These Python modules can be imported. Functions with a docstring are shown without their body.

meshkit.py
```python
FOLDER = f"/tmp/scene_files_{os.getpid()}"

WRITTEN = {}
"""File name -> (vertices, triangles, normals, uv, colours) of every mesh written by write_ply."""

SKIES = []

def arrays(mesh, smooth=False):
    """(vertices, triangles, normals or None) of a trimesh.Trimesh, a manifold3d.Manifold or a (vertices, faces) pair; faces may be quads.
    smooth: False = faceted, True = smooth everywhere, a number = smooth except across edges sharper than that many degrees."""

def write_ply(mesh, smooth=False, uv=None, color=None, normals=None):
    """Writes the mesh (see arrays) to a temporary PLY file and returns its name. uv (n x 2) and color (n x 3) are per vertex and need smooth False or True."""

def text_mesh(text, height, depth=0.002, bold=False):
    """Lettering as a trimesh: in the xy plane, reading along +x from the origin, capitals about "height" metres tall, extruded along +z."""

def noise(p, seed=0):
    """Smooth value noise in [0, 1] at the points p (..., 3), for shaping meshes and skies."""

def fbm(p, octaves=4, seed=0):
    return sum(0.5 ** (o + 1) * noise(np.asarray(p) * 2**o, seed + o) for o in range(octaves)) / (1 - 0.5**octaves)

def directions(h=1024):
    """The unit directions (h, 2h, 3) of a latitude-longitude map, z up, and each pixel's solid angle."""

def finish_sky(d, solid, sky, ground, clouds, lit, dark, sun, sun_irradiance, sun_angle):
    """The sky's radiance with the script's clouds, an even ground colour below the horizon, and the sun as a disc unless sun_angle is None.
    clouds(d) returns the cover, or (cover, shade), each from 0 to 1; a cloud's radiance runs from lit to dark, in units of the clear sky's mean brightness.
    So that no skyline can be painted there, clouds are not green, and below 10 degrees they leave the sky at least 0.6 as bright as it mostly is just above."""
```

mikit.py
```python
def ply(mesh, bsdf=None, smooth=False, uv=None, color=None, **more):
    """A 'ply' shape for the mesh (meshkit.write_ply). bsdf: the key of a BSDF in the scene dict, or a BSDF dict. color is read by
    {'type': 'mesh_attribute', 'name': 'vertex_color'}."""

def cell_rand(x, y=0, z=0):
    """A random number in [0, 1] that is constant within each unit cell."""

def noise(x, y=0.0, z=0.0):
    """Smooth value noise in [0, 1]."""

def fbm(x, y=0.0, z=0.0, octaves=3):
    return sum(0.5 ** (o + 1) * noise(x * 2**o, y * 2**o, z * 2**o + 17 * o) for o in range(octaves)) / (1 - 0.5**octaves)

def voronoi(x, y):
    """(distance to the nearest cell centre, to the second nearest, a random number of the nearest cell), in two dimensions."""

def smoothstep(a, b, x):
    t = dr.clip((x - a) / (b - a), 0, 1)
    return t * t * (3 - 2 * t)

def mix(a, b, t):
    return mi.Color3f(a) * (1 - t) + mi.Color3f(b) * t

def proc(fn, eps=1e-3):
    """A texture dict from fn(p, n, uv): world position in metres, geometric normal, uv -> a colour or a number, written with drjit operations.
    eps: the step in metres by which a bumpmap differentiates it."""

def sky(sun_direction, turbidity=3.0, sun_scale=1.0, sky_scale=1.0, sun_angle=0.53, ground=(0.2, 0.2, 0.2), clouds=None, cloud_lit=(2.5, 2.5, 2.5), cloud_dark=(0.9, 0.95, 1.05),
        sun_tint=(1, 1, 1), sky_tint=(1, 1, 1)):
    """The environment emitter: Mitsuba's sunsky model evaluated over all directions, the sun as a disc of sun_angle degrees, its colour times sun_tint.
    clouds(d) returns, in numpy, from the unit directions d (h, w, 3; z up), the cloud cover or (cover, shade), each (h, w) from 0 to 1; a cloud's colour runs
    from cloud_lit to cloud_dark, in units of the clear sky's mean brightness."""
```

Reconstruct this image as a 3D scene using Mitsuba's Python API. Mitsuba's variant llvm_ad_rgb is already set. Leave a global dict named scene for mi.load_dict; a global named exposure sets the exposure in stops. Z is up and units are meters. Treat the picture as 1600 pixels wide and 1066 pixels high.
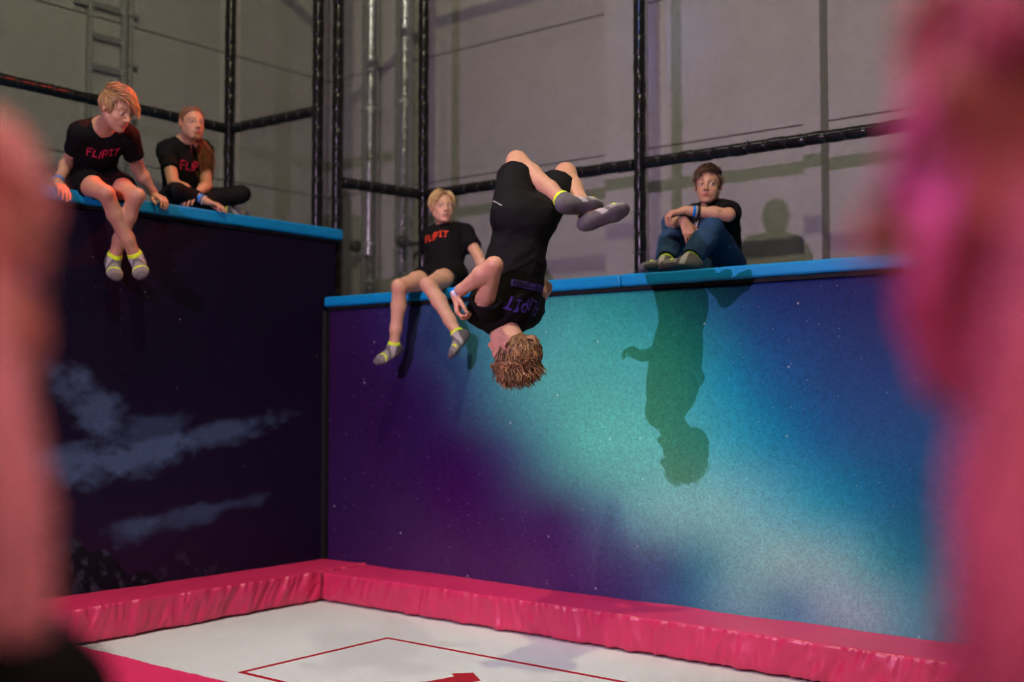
import math, numpy as np, trimesh, mitsuba as mi, drjit as dr, mikit, meshkit
from mikit import proc, noise, fbm, smoothstep, mix
from scipy import sparse
from scipy.interpolate import RBFInterpolator
from scipy.ndimage import map_coordinates
T = mi.ScalarTransform4f
scene, labels = {}, {}

# ------------------------------------------------------------------ camera, light, exposure
CAM = np.array([5.26, -4.754, 1.164])
FH = np.array([-.62470, .78086, 0.]); FH /= np.linalg.norm(FH)
RH = np.array([FH[1], -FH[0], 0.]); TH = math.atan(81 / 1800.)
FWD = math.cos(TH) * FH + math.sin(TH) * np.array([0, 0, 1.])
scene['camera'] = {'type': 'thinlens', 'fov': math.degrees(2 * math.atan(800 / 1800.)), 'fov_axis': 'x', 'aperture_radius': .0145, 'focus_distance': 4.75,
                   'near_clip': .05, 'far_clip': 60., 'to_world': T().look_at(origin=CAM.tolist(), target=(CAM + FWD).tolist(), up=[0, 0, 1])}
exposure = 0.0


def spot(key, pos, at, rgb, cutoff, beam=None):
    scene[key] = {'type': 'spot', 'to_world': T().look_at(origin=list(pos), target=list(at), up=[0, 0, 1] if abs(pos[0] - at[0]) + abs(pos[1] - at[1]) > .1 else [0, 1, 0]),
                  'intensity': {'type': 'rgb', 'value': list(rgb)}, 'cutoff_angle': float(cutoff), 'beam_width': float(beam or cutoff * .75)}


spot('key_light', (2.69, -6.38, 2.88), (2.0, 0, 1.3), (70, 48, 78), 36, 13)           # pinkish stage light, low behind the photographer
spot('bed_light', (1.0, -2.6, 6.6), (1.9, -1.2, 0), (10.5, 9.7, 10), 15, 7)
spot('bed_light_001', (5.5, -1.9, 6.5), (2.2, -1.2, 0), (22, 20, 19.5), 15, 6)
spot('red_light', (1.9, .95, 5.3), (-.2, -1.5, 2.6), (30, 1.7, .9), 14, 9)          # red light beyond the corner
spot('red_light_001', (1.9, .95, 5.3), (.27, -1.60, 2.64), (150, 7, 2.5), 5.5, 3)
spot('magenta_light', (2.2, -4.0, 2.3), (5.2, -4.3, 1.25), (30, 3.8, 19), 18, 14)
spot('magenta_light_001', (6.4, -5.5, 1.9), (5.27, -4.38, 1.02), (4.6, .35, 2.4), 9, 5)
spot('salmon_light', (6.7, -5.25, 2.0), (4.60, -4.42, 1.10), (9.5, 3.1, 4.6), 12, 9)
spot('blue_light', (3.6, -4.6, 5.2), (1.62, 1.4, 3.36), (3, 8, 30), 4.5, .8)

MATS = {}


def mat(key, d, two=True):
    scene[key] = {'type': 'twosided', 'bsdf': d} if two else d
    return key


def rgb(*c):
    return {'type': 'rgb', 'value': [float(v) for v in c]}


def lin(r, g, b):
    c = np.array([r, g, b]) / 255.
    return np.where(c < .04045, c / 12.92, ((c + .055) / 1.055) ** 2.4)


def plain(key, col, rough=.5, spec=.5, **kw):
    return mat(key, {'type': 'principled', 'base_color': col if isinstance(col, dict) else rgb(*col), 'roughness': rough, 'specular': spec, **kw})


VC = {'type': 'mesh_attribute', 'name': 'vertex_color'}
plain('mat_skin', VC, .48, .42)
plain('mat_hair', VC, .42, .5, sheen=.3)
plain('mat_sock', VC, .9, .15, sheen=.4)
plain('mat_shirt', (.0060, .0050, .0058), .85, .13)
plain('mat_shorts', (.0050, .0044, .0050), .8, .15)
plain('mat_leggings', (.0045, .004, .0045), .8, .15)
plain('mat_band_blue', tuple(lin(0, 118, 205)), .45, .5)
plain('mat_band_white', (.62, .6, .6), .5, .4)
plain('mat_band_black', (.01, .01, .01), .5, .4)
plain('mat_band_grey', (.38, .36, .35), .5, .4)
plain('mat_print_pink', (.50, .015, .07), .6, .3)
plain('mat_print_orange', (.75, .045, .012), .6, .3)
plain('mat_print_purple', (.055, .028, .20), .6, .3)
plain('mat_print_white', (.6, .57, .6), .6, .3)


def jeans(p, n, uv):
    a = noise(p.x * 900, p.y * 900, p.z * 350) * .5 + fbm(p.x * 14, p.y * 14, p.z * 14) * .9
    return mix((.010, .028, .072), (.026, .068, .135), smoothstep(.35, 1.05, a))


plain('mat_jeans', proc(jeans), .85, .2)
plain('mat_vinyl_black', (.0065, .006, .0065), .22, .5)
plain('mat_tie', (.02, .02, .02), .4, .5)
plain('mat_black', (.008, .008, .009), .7, .25)
plain('mat_net', (.11, .105, .105), .8, .2)
plain('mat_net_black', (.012, .012, .012), .8, .2)


def blue_vinyl(p, n, uv):
    a = fbm(p.x * 3 + 7, p.y * 3, p.z * 6)
    return mix((.0, .19, .45), (.001, .235, .52), a)


plain('mat_blue', proc(blue_vinyl), .48, .3)


def pink_vinyl(p, n, uv):
    a = fbm(p.x * 2.3, p.y * 2.3 + 3, p.z * 5)
    return mix((.54, .019, .085), (.66, .032, .115), a)


plain('mat_pink', proc(pink_vinyl), .38, .75)
plain('mat_pink_dark', (.20, .01, .03), .5, .4)


def bed_weave(p, n, uv):
    t = (dr.sin(p.x * 2 * math.pi / .011) * dr.sin(p.y * 2 * math.pi / .011)) * .07
    w = fbm(p.x * 2.2, p.y * 2.2 + 5, 0) - .5
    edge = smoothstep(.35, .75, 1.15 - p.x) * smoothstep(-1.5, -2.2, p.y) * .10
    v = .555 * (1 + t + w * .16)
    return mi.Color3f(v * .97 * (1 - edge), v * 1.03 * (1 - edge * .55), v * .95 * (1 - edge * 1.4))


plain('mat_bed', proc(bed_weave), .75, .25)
plain('mat_line', (.33, .012, .018), .6, .3)
plain('mat_steel', (.50, .50, .49), .34, .5, metallic=.85)
plain('mat_galv', (.36, .37, .36), .42, .5, metallic=.6)
plain('mat_duct', (.55, .55, .56), .22, .5, metallic=.95)
plain('mat_fitting', (.035, .035, .037), .5, .4)


def wall_paint(p, n, uv):
    rib = dr.sin(p.z * 2 * math.pi / .030) * .022
    d = fbm(p.x * 1.3 + p.y * 1.1, p.y * 1.3, p.z * .8) - .5
    v = .335 * (1 + rib + d * .14)
    return mi.Color3f(v, v * .955, v * .915)


plain('mat_wall', proc(wall_paint), .6, .35)
plain('mat_wall_joint', (.12, .115, .11), .7, .3)
plain('mat_trim', (.33, .31, .30), .6, .35)
plain('mat_floor', (.05, .045, .05), .7, .3)
plain('mat_hall', (.20, .19, .19), .8, .2)
plain('mat_deck', (.02, .02, .022), .7, .3)

# ---- the aurora print on the right wall: colours of the print at points (x, z) of the wall, smoothly interpolated
AUR = [(.12,1.6,42,14,62),(.5,1.59,44,24,84),(.76,1.58,42,48,98),(1.,1.57,46,72,110),(1.21,1.56,50,100,125),(1.71,1.64,50,118,130),(1.95,1.63,46,125,135),(1.87,1.5,60,145,145),(2.1,1.52,48,135,140),(2.33,1.61,30,105,125),(2.33,1.39,48,140,142),(2.57,1.6,20,70,110),(2.6,1.38,28,110,135),(2.87,1.61,16,45,100),(2.87,1.38,18,66,120),(3.17,1.62,20,35,90),(3.17,1.37,26,52,105),(3.35,1.48,26,40,98),(.13,1.22,42,14,62),(.61,1.22,40,18,70),(.96,1.21,44,40,92),(1.19,1.21,56,84,122),(1.41,1.21,66,125,140),(1.67,1.21,74,150,148),(1.99,1.21,72,155,150),(2.25,1.21,68,150,148),(2.47,1.21,55,145,146),(2.67,1.21,18,120,155),(2.93,1.2,18,82,135),(3.2,1.2,26,60,115),(3.37,1.2,28,55,110),(.13,.83,44,18,70),(.76,.85,45,20,74),(1.19,.87,50,30,84),(1.46,.87,58,66,108),(1.67,.88,72,125,140),(1.91,.89,82,165,155),(2.18,.9,88,172,160),(2.46,.9,78,160,160),(2.7,.91,50,145,160),(2.92,.92,26,120,158),(3.14,.92,24,90,142),(3.34,.93,30,75,125),(.14,.45,48,20,72),(.76,.49,58,28,82),(1.37,.53,60,32,88),(1.75,.56,64,44,98),(1.99,.57,72,84,122),(2.21,.59,92,145,150),(2.43,.6,110,162,160),(2.7,.62,112,164,164),(2.92,.63,88,155,166),(3.13,.65,50,138,165),(3.33,.66,28,110,148),(3.5,.67,30,85,125),(.3,.2,58,24,78),(1.01,.25,72,38,90),(1.58,.28,76,46,98),(2.02,.32,76,58,106),(2.39,.36,68,72,116),(2.6,.38,62,118,142),(2.79,.39,104,150,152),(3.01,.41,124,158,156),(3.22,.43,116,155,158),(3.41,.45,66,138,156),(3.55,.46,40,105,135),(2.1,.19,70,50,102),(2.56,.2,58,108,142),(2.76,.22,102,145,152),(2.95,.23,96,132,152),(3.04,.23,72,112,150),(3.19,.24,118,146,156),(3.36,.23,128,150,160),(3.52,.22,90,142,156),(3.62,.2,70,122,145),(3.7,.43,34,100,132),(3.71,.94,30,70,120),(3.72,1.46,26,40,95),(5.5,1.4,20,26,70),(5.5,.4,24,50,95)]
_a = np.array(AUR, float); _a[:, 2:] *= np.where(_a[:, 3:4] > 138, [[1.13, 1.02, 1.07]], np.where(_a[:, 3:4] < 50, [[.98, .88, .92]], [[1, 1, 1]])); _gx, _gz = np.meshgrid(np.linspace(0, 6, 121), np.linspace(0, 1.8, 46))
_v = RBFInterpolator(_a[:, :2] * [1, 1.2], lin(_a[:, 2], _a[:, 3], _a[:, 4]).T, kernel='linear', smoothing=.004)(np.stack([_gx.ravel(), _gz.ravel() * 1.2], 1))
_v = np.clip(_v, .003, .9).reshape(46, 121, 3)
from scipy.ndimage import gaussian_filter
_v = np.stack([gaussian_filter(_v[..., c], .9, mode='nearest') for c in range(3)], -1)
AURORA = [mi.Float(np.ascontiguousarray(_v[..., c].ravel()).astype(np.float32)) for c in range(3)]
MURAL_GAIN = (1.0, 1.40, 1.10)


def stars(u, v, cell, seed, r0):
    cu, cv = dr.floor(u / cell), dr.floor(v / cell)
    h = mikit.cell_rand(cu, cv, seed)
    sx, sy = (cu + .2 + .6 * mikit.cell_rand(cu, cv, seed + 1)) * cell, (cv + .2 + .6 * mikit.cell_rand(cu, cv, seed + 2)) * cell
    d = dr.sqrt(dr.square(u - sx) + dr.square(v - sy))
    return dr.select(h > .72, smoothstep(r0, r0 * .4, d) * (h - .60) * 2.2, 0.0)


def aurora_print(p, n, uv):
    gx, gz = dr.clip(p.x / .05, 0, 119.99), dr.clip(p.z / .04, 0, 44.99)
    ix, iz = dr.floor(gx), dr.floor(gz); fx, fz = gx - ix, gz - iz
    i = mi.UInt32(iz) * 121 + mi.UInt32(ix)
    out = []
    grain = 1 + (noise(p.x * 190, p.z * 190, 3) - .5) * .34 + (noise(p.x * 75, p.z * 75, 9) - .5) * .16
    soft = 1 + (fbm(p.x * 4 + 3, p.z * 4, 1.5) - .5) * .16
    st = stars(p.x, p.z, .075, 11, .0042) * .45 + stars(p.x + .3, p.z, .27, 21, .0075) * .9
    for c in range(3):
        g = lambda k: dr.gather(mi.Float, AURORA[c], i + k)
        v = dr.lerp(dr.lerp(g(0), g(1), fx), dr.lerp(g(121), g(122), fx), fz)
        out.append(dr.clip(v * MURAL_GAIN[c] * grain * soft + st * .5, 0, .92))
    return mi.Color3f(*out)


plain('mat_aurora', proc(aurora_print), .55, .14)


def night_print(p, n, uv):
    y, z = p.y, p.z
    base = mix((.0050, .0016, .0085), (.0105, .0042, .017), smoothstep(1.7, .3, z) * .8 + fbm(y * 1.5, z * 1.5, 2) * .4)
    base = mix(base, (.021, .0045, .021), smoothstep(.75, .2, z) * smoothstep(-.1, -1.5, y) * .8)

    def cloud(cy, cz, ry, rz, tilt, k, seed):
        dy, dz = (y - cy), (z - cz) - tilt * (y - cy)
        wob = (fbm(y * 4.5 + seed, z * 7, seed, 5) - .5) * 1.7 + (fbm(y * 17 + seed, z * 24, seed, 4) - .5) * .8
        q = dr.sqrt(dr.square(dy / ry) + dr.square(dr.select(dz > 0, dz * 1.25, dz * .8) / rz)) + wob
        return smoothstep(1.15, .25, q) * k

    c = cloud(-1.52, 1.12, .24, .13, -.55, .85, 3.1) + cloud(-1.22, .98, .30, .11, .1, .45, 9.0) + cloud(-1.72, .83, .40, .12, .05, 1.0, 5.7) + cloud(-1.28, .84, .42, .11, .20, 1.0, 7.7) + cloud(-.72, .96, .36, .07, .18, .75, 2.2)
    c = c + cloud(-1.3, .47, .18, .07, .1, .7, 4.4) + cloud(-.85, .52, .34, .06, .12, .55, 6.1)
    col = mix(base, (.060, .082, .132), dr.clip(c, 0, 1) * .95)
    ridge = .44 - dr.maximum(y + 1.62, 0) * .60 - dr.maximum(-1.75 - y, 0) * .2 + (fbm(y * 9, 3.3, 0, 5) - .5) * .15
    ridge2 = .36 - dr.abs(y + .98) * .55 + (fbm(y * 11, 8.1, 0, 5) - .5) * .13
    snow = smoothstep(.52, .75, fbm(y * 26 + z * 9, z * 20 - y * 6, 1, 5))
    m2 = smoothstep(-.012, .012, ridge2 - z)
    col = mix(col, mix((.013, .006, .017), (.028, .016, .034), snow), m2 * .85)
    m1 = smoothstep(-.008, .008, ridge - z)
    col = mix(col, mix((.006, .0045, .008), (.034, .030, .042), snow), m1)
    st = (stars(y, z, .075, 31, .0038) * .10 + stars(y, z + .1, .23, 41, .0055) * .22) * (1 - m1) * smoothstep(.3, .9, z)
    grain = 1 + (noise(y * 190, z * 190, 3) - .5) * .3
    return mi.Color3f(col * mi.Color3f(1.0, 1.15, 1.40) * grain + st)


plain('mat_night', proc(night_print), .55, .14)

# ------------------------------------------------------------------ mesh helpers
def put(key, mesh, m, smooth=False, **kw):
    k, n = key, 1
    while k in scene:
        k = f'{key}_{n:03d}'; n += 1
    scene[k] = mikit.ply(mesh, m, smooth=smooth, **kw)
    return k


USED = set()


def name(base):
    k, n = base, 1
    while k in USED:
        k = f'{base}_{n:03d}'; n += 1
    USED.add(k)
    return k


def tag(k, label=None, cat=None, group=None, kind=None):
    d = labels.setdefault(k, {})
    for a, b in (('label', label), ('category', cat), ('group', group), ('kind', kind)):
        if b: d[a] = b
    return k


def box(lo, hi):
    lo, hi = np.array(lo, float), np.array(hi, float)
    m = trimesh.creation.box(extents=hi - lo); m.apply_translation((lo + hi) / 2)
    return m


def cat(ms):
    return trimesh.util.concatenate(ms)


def rbox(lo, hi, r, div=(1, 1, 1), disp=None):
    """A box with rounded edges on a regular grid; disp(points, normals) moves its surface."""
    lo, hi = np.array(lo, float), np.array(hi, float)
    ax = []
    for a in range(3):
        e = np.array([0, .25, .6, 1.]) * r
        ax.append(np.concatenate([lo[a] + e, np.linspace(lo[a] + r, hi[a] - r, div[a] + 1)[1:-1], hi[a] - e[::-1]]))
    V, Fc, at = [], [], 0
    for a in range(3):
        b, c = (a + 1) % 3, (a + 2) % 3
        B, Cc = np.meshgrid(ax[b], ax[c], indexing='ij')
        nb, nc = B.shape
        i, j = np.meshgrid(np.arange(nb - 1), np.arange(nc - 1), indexing='ij')
        q = np.stack([i * nc + j, (i + 1) * nc + j, (i + 1) * nc + j + 1, i * nc + j + 1], -1).reshape(-1, 4)
        for side, val in ((0, lo[a]), (1, hi[a])):
            P = np.zeros((nb * nc, 3)); P[:, a] = val; P[:, b] = B.ravel(); P[:, c] = Cc.ravel()
            V.append(P); Fc.append((q if side else q[:, ::-1]) + at); at += len(P)
    V = np.vstack(V); Fc = np.vstack(Fc)
    inner = np.clip(V, lo + r, hi - r); d = V - inner
    L = np.linalg.norm(d, axis=1, keepdims=True)
    N = d / np.maximum(L, 1e-9)
    V = inner + N * r
    if disp is not None:
        V = V + N * disp(V, N)[:, None]
    m = trimesh.Trimesh(V, np.vstack([Fc[:, [0, 1, 2]], Fc[:, [0, 2, 3]]]), process=False)
    m.merge_vertices(digits_vertex=6)
    return m


def tube(pts, rad, sides=8, cap=True):
    p = np.asarray(pts, float); n = len(p)
    t = np.gradient(p, axis=0); t /= np.linalg.norm(t, axis=1, keepdims=True) + 1e-12
    ref = np.array([0, 0, 1.]) if abs(t[0][2]) < .9 else np.array([1., 0, 0])
    a = np.cross(t, ref); a /= np.linalg.norm(a, axis=1, keepdims=True) + 1e-12
    b = np.cross(t, a); ang = np.arange(sides) * 2 * np.pi / sides
    rad = np.broadcast_to(rad, (n,))
    v = p[:, None] + rad[:, None, None] * (np.cos(ang)[None, :, None] * a[:, None] + np.sin(ang)[None, :, None] * b[:, None])
    i, j = np.meshgrid(np.arange(n - 1), np.arange(sides), indexing='ij')
    q = np.stack([i * sides + j, i * sides + (j + 1) % sides, (i + 1) * sides + (j + 1) % sides, (i + 1) * sides + j], -1).reshape(-1, 4)
    v = v.reshape(-1, 3)
    f = np.vstack([q[:, [0, 2, 1]], q[:, [0, 3, 2]]])
    if cap:
        k = len(v); v = np.vstack([v, p[:1], p[-1:]]); j = np.arange(sides); e = (n - 1) * sides
        f = np.vstack([f, np.stack([np.full(sides, k), j, (j + 1) % sides], 1), np.stack([np.full(sides, k + 1), e + (j + 1) % sides, e + j], 1)])
    m = trimesh.Trimesh(v, f, process=False)
    return m


def fbm_np(p, o=3, seed=0):
    return meshkit.fbm(p, o, seed)


# ------------------------------------------------------------------ the hall
def struct(key, mesh, m, smooth=False):
    scene[key] = mikit.ply(mesh, m, smooth=smooth)
    return tag(key, kind='structure')


WX, WY = -1.53, 1.40            # the building's own walls behind the platforms
FL = -.42
struct('floor', box((-1.6, -10, FL - .2), (9, 1.5, FL)), 'mat_floor')
struct('ceiling', box((-1.6, -10, 6.8), (9, 1.5, 6.9)), 'mat_hall')
struct('wall_right', box((9, -10, -.6), (9.1, 1.5, 6.8)), 'mat_hall')
struct('wall_front', box((-1.6, -10.1, -.6), (9, -10, 6.8)), 'mat_hall')
struct('wall_back', box((WX - .1, WY + .02, -.6), (9, WY + .12, 6.8)), 'mat_wall_joint')
struct('wall_left', box((WX - .12, -10, -.6), (WX - .02, WY + .02, 6.8)), 'mat_wall_joint')
SEAMS = [.86, 1.78, 2.70, 3.63, 4.55, 5.47, 6.4]
for a, b in zip(SEAMS[:-1], SEAMS[1:]):
    for x0, x1 in ((WX, 2.60), (2.60, 6.2)):
        put('wall_back__panel', rbox((x0 + .001, WY, a + .004), (x1 - .001, WY + .03, b - .004), .004), 'mat_wall', 30)
    put('wall_left__panel', rbox((WX - .03, -6, a + .004), (WX, WY - .001, b - .004), .004), 'mat_wall', 30)
struct('trim_1', rbox((2.521, WY - .11, -.4), (2.628, WY - .001, 6.79), .006), 'mat_trim', 30)          # steel columns before the wall
struct('trim_5', rbox((1.227, WY - .18, -.4), (1.440, WY - .001, 6.79), .006), 'mat_wall', 30)
LAMPS = ['over the near side of the trampoline', 'over the night sky wall', 'over the far end of the aurora wall']
for i, (x, y) in enumerate([(2.4, -3.0), (0.3, -1.9), (4.9, -.7)]):
    k = name('ceiling_lamp')
    put(k + '__housing', rbox((x - .62, y - .62, 6.735), (x + .62, y + .62, 6.80), .01), 'mat_trim', 30)
    g = trimesh.Trimesh([[x - .58, y - .58, 6.73], [x + .58, y - .58, 6.73], [x + .58, y + .58, 6.73], [x - .58, y + .58, 6.73]], [[0, 2, 1], [0, 3, 2]])
    scene[k + '__diffuser'] = mikit.ply(g, 'mat_band_white', emitter={'type': 'area', 'radiance': rgb(*(np.array([1.0, .93, .84]) * 6.0))})
    tag(k, f'square white lamp panel on the hall ceiling, {LAMPS[i]}', 'ceiling lamp', 'square lamp panels on the ceiling')

# the flood light under the ceiling
def flood(c, at, half, radiance, label):
    k = name('flood_light'); c = np.array(c, float); n_ = np.array(at, float) - c; n_ /= np.linalg.norm(n_)
    M_ = np.eye(4); M_[:3, :3] = trimesh.geometry.align_vectors([0, 0, 1], n_)[:3, :3]; M_[:3, 3] = c
    lens = trimesh.Trimesh([[-half, -half, 0], [half, -half, 0], [half, half, 0], [-half, half, 0]], [[0, 1, 2], [0, 2, 3]]); lens.apply_transform(M_)
    scene[k + '__lens'] = mikit.ply(lens, 'mat_band_white', emitter={'type': 'area', 'radiance': rgb(*radiance)})
    q = half + .04; hs_ = rbox((-q, -q, -.14), (q, q, -.012), .02); hs_.apply_transform(M_)
    put(k + '__housing', hs_, 'mat_black', 30); put(k + '__bracket', tube([c - n_ * .14, c - n_ * .10 + [0, 0, .08], [c[0], c[1], 6.8]], .015), 'mat_galv', 30)
    tag(k, label, 'flood light')


flood((3.6, -3.5, 6.34), (1.5, .3, 1.3), .055, (3900, 3650, 2250), 'square yellow-green flood light under the hall ceiling, over the near side of the trampoline')

# platforms (dark boxes behind the prints) and the printed walls
struct('platform_1', box((-1.50, -6, FL), (-.06, .09, 2.095)), 'mat_deck')
struct('platform_2', cat([box((0.0, .06, FL), (6.2, .98, 1.68)), box((-1.45, .16, FL), (0.0, .98, 1.68))]), 'mat_deck')
k = tag(name('printed_wall'), 'dark purple wall cover printed with a starry night sky, pale clouds and a mountain', 'mural')
put(k, rbox((-.055, -6, -.05), (0, .088, 2.085), .012, (1, 60, 20)), 'mat_night', 40)
k = tag(name('printed_wall'), 'purple and teal wall cover printed with northern lights and stars', 'mural')
put(k, rbox((0.032, 0, -.05), (6.0, .055, 1.662), .012, (60, 1, 20)), 'mat_aurora', 40)
struct('trim_2', rbox((.001, -.028, 0), (.031, .03, 1.66), .006), 'mat_black', 30)
struct('trim_3', box((.04, -.004, 1.664), (6.0, .05, 1.684)), 'mat_black')
struct('trim_4', box((-.05, -6, 2.087), (.004, .09, 2.106)), 'mat_black')


def soft(amp, sc, seed):
    return lambda P, N: amp * (fbm_np(P * sc, 3, seed) - .5) * 2


k = tag(name('blue_mat'), 'long bright blue padded mat along the top of the night sky wall', 'mat')
put(k, rbox((-1.0, -5.0, 2.106), (.032, .118, 2.170), .012, (10, 90, 2), soft(.004, 9, 1)), 'mat_blue', True)
k = tag(name('blue_mat'), 'bright blue padded mat on the aurora wall, running from the corner to the mat seam', 'mat')
put(k, rbox((.022, -.032, 1.684), (2.159, .80, 1.744), .014, (50, 10, 2), soft(.003, 9, 2)), 'mat_blue', True)
k = tag(name('blue_mat'), 'bright blue padded mat on the aurora wall under the boy in jeans', 'mat')
put(k, rbox((2.163, -.034, 1.684), (6.0, .80, 1.744), .014, (90, 10, 2), soft(.003, 9, 3)), 'mat_blue', True)

# ---- the trampoline: bed, printed box and mark; pads around it
PX, PY, PT = .372, -.356, .166          # inner corner of the pads and their top
tr = tag(name('trampoline'), 'white woven trampoline bed with a thin red printed box and mark, framed by pink pads', 'trampoline')
put(tr + '__bed', box((.10, -2.60, -.012), (5.6, -.08, 0)), 'mat_bed')
bx0, bx1, by0, by1, lw = 1.345, 3.65, -1.665, -.807, .011
put(tr + '__frame', cat([box((.02, -3.0, FL), (5.7, -2.62, -.001)), box((.02, -2.62, FL), (.09, -.01, -.001)), box((.09, -.07, FL), (5.7, -.01, -.001)), box((5.62, -2.62, FL), (5.7, -.07, -.001))]), 'mat_deck')
tag(tr + '__frame', 'dark frame under the pads')
put(tr + '__line', cat([box((bx0, y - lw, 0), (bx1, y + lw, .0012)) for y in (by0, by1)] + [box((x - lw, by0 - lw, 0), (x + lw, by1 + lw, .0013)) for x in (bx0, bx1)]), 'mat_line')
tag(tr + '__line', 'thin dark red rectangle printed on the bed')
from shapely.geometry import Polygon
mk = [Polygon([(2.02, -1.34), (2.055, -1.30), (2.075, -1.22), (2.085, -1.165), (2.045, -1.135), (2.105, -1.07), (2.215, -1.15), (2.20, -1.19), (2.23, -1.24), (2.40, -1.26), (2.42, -1.34)])]
put(tr + '__mark', cat([trimesh.creation.extrude_polygon(q, .0013, engine='earcut') for q in mk]), 'mat_line')
tag(tr + '__mark', 'dark red printed mark')


def folds(axis, sgn, seed, amp=.010):
    """Creases of the slack cover: strong on the inner side face, fading over the rounded edge, with some on the top."""
    other = 1 - axis
    def f(P, N):
        s = P[:, axis]; t = (PT - P[:, 2]) / PT
        slant = .35 * t * np.sin(s * 2.1 + seed) + .25 * t
        q = np.stack([(s + slant * .14) * 14, t * .9 + seed, 0 * s + seed], 1)
        w = fbm_np(q, 3, seed) - .5
        r = 1 - np.abs(fbm_np(q * [1.5, 1, 1], 2, seed + 5) - .5) * 4.2
        side = np.clip(N[:, other] * sgn, 0, 1) ** 1.0
        top = np.clip(N[:, 2], 0, 1)
        e = np.clip((P[:, other] * sgn - (-.16 if sgn < 0 else -.1)) / .2, 0, 1)
        q2 = np.stack([s * 3.2, P[:, other] * 2.2, 0 * s + seed], 1)
        return side * amp * (1.1 * w + .55 * np.clip(r, 0, 1)) + top * .007 * (fbm_np(q2, 3, seed + 9) - .5) * 2
    return f


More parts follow.
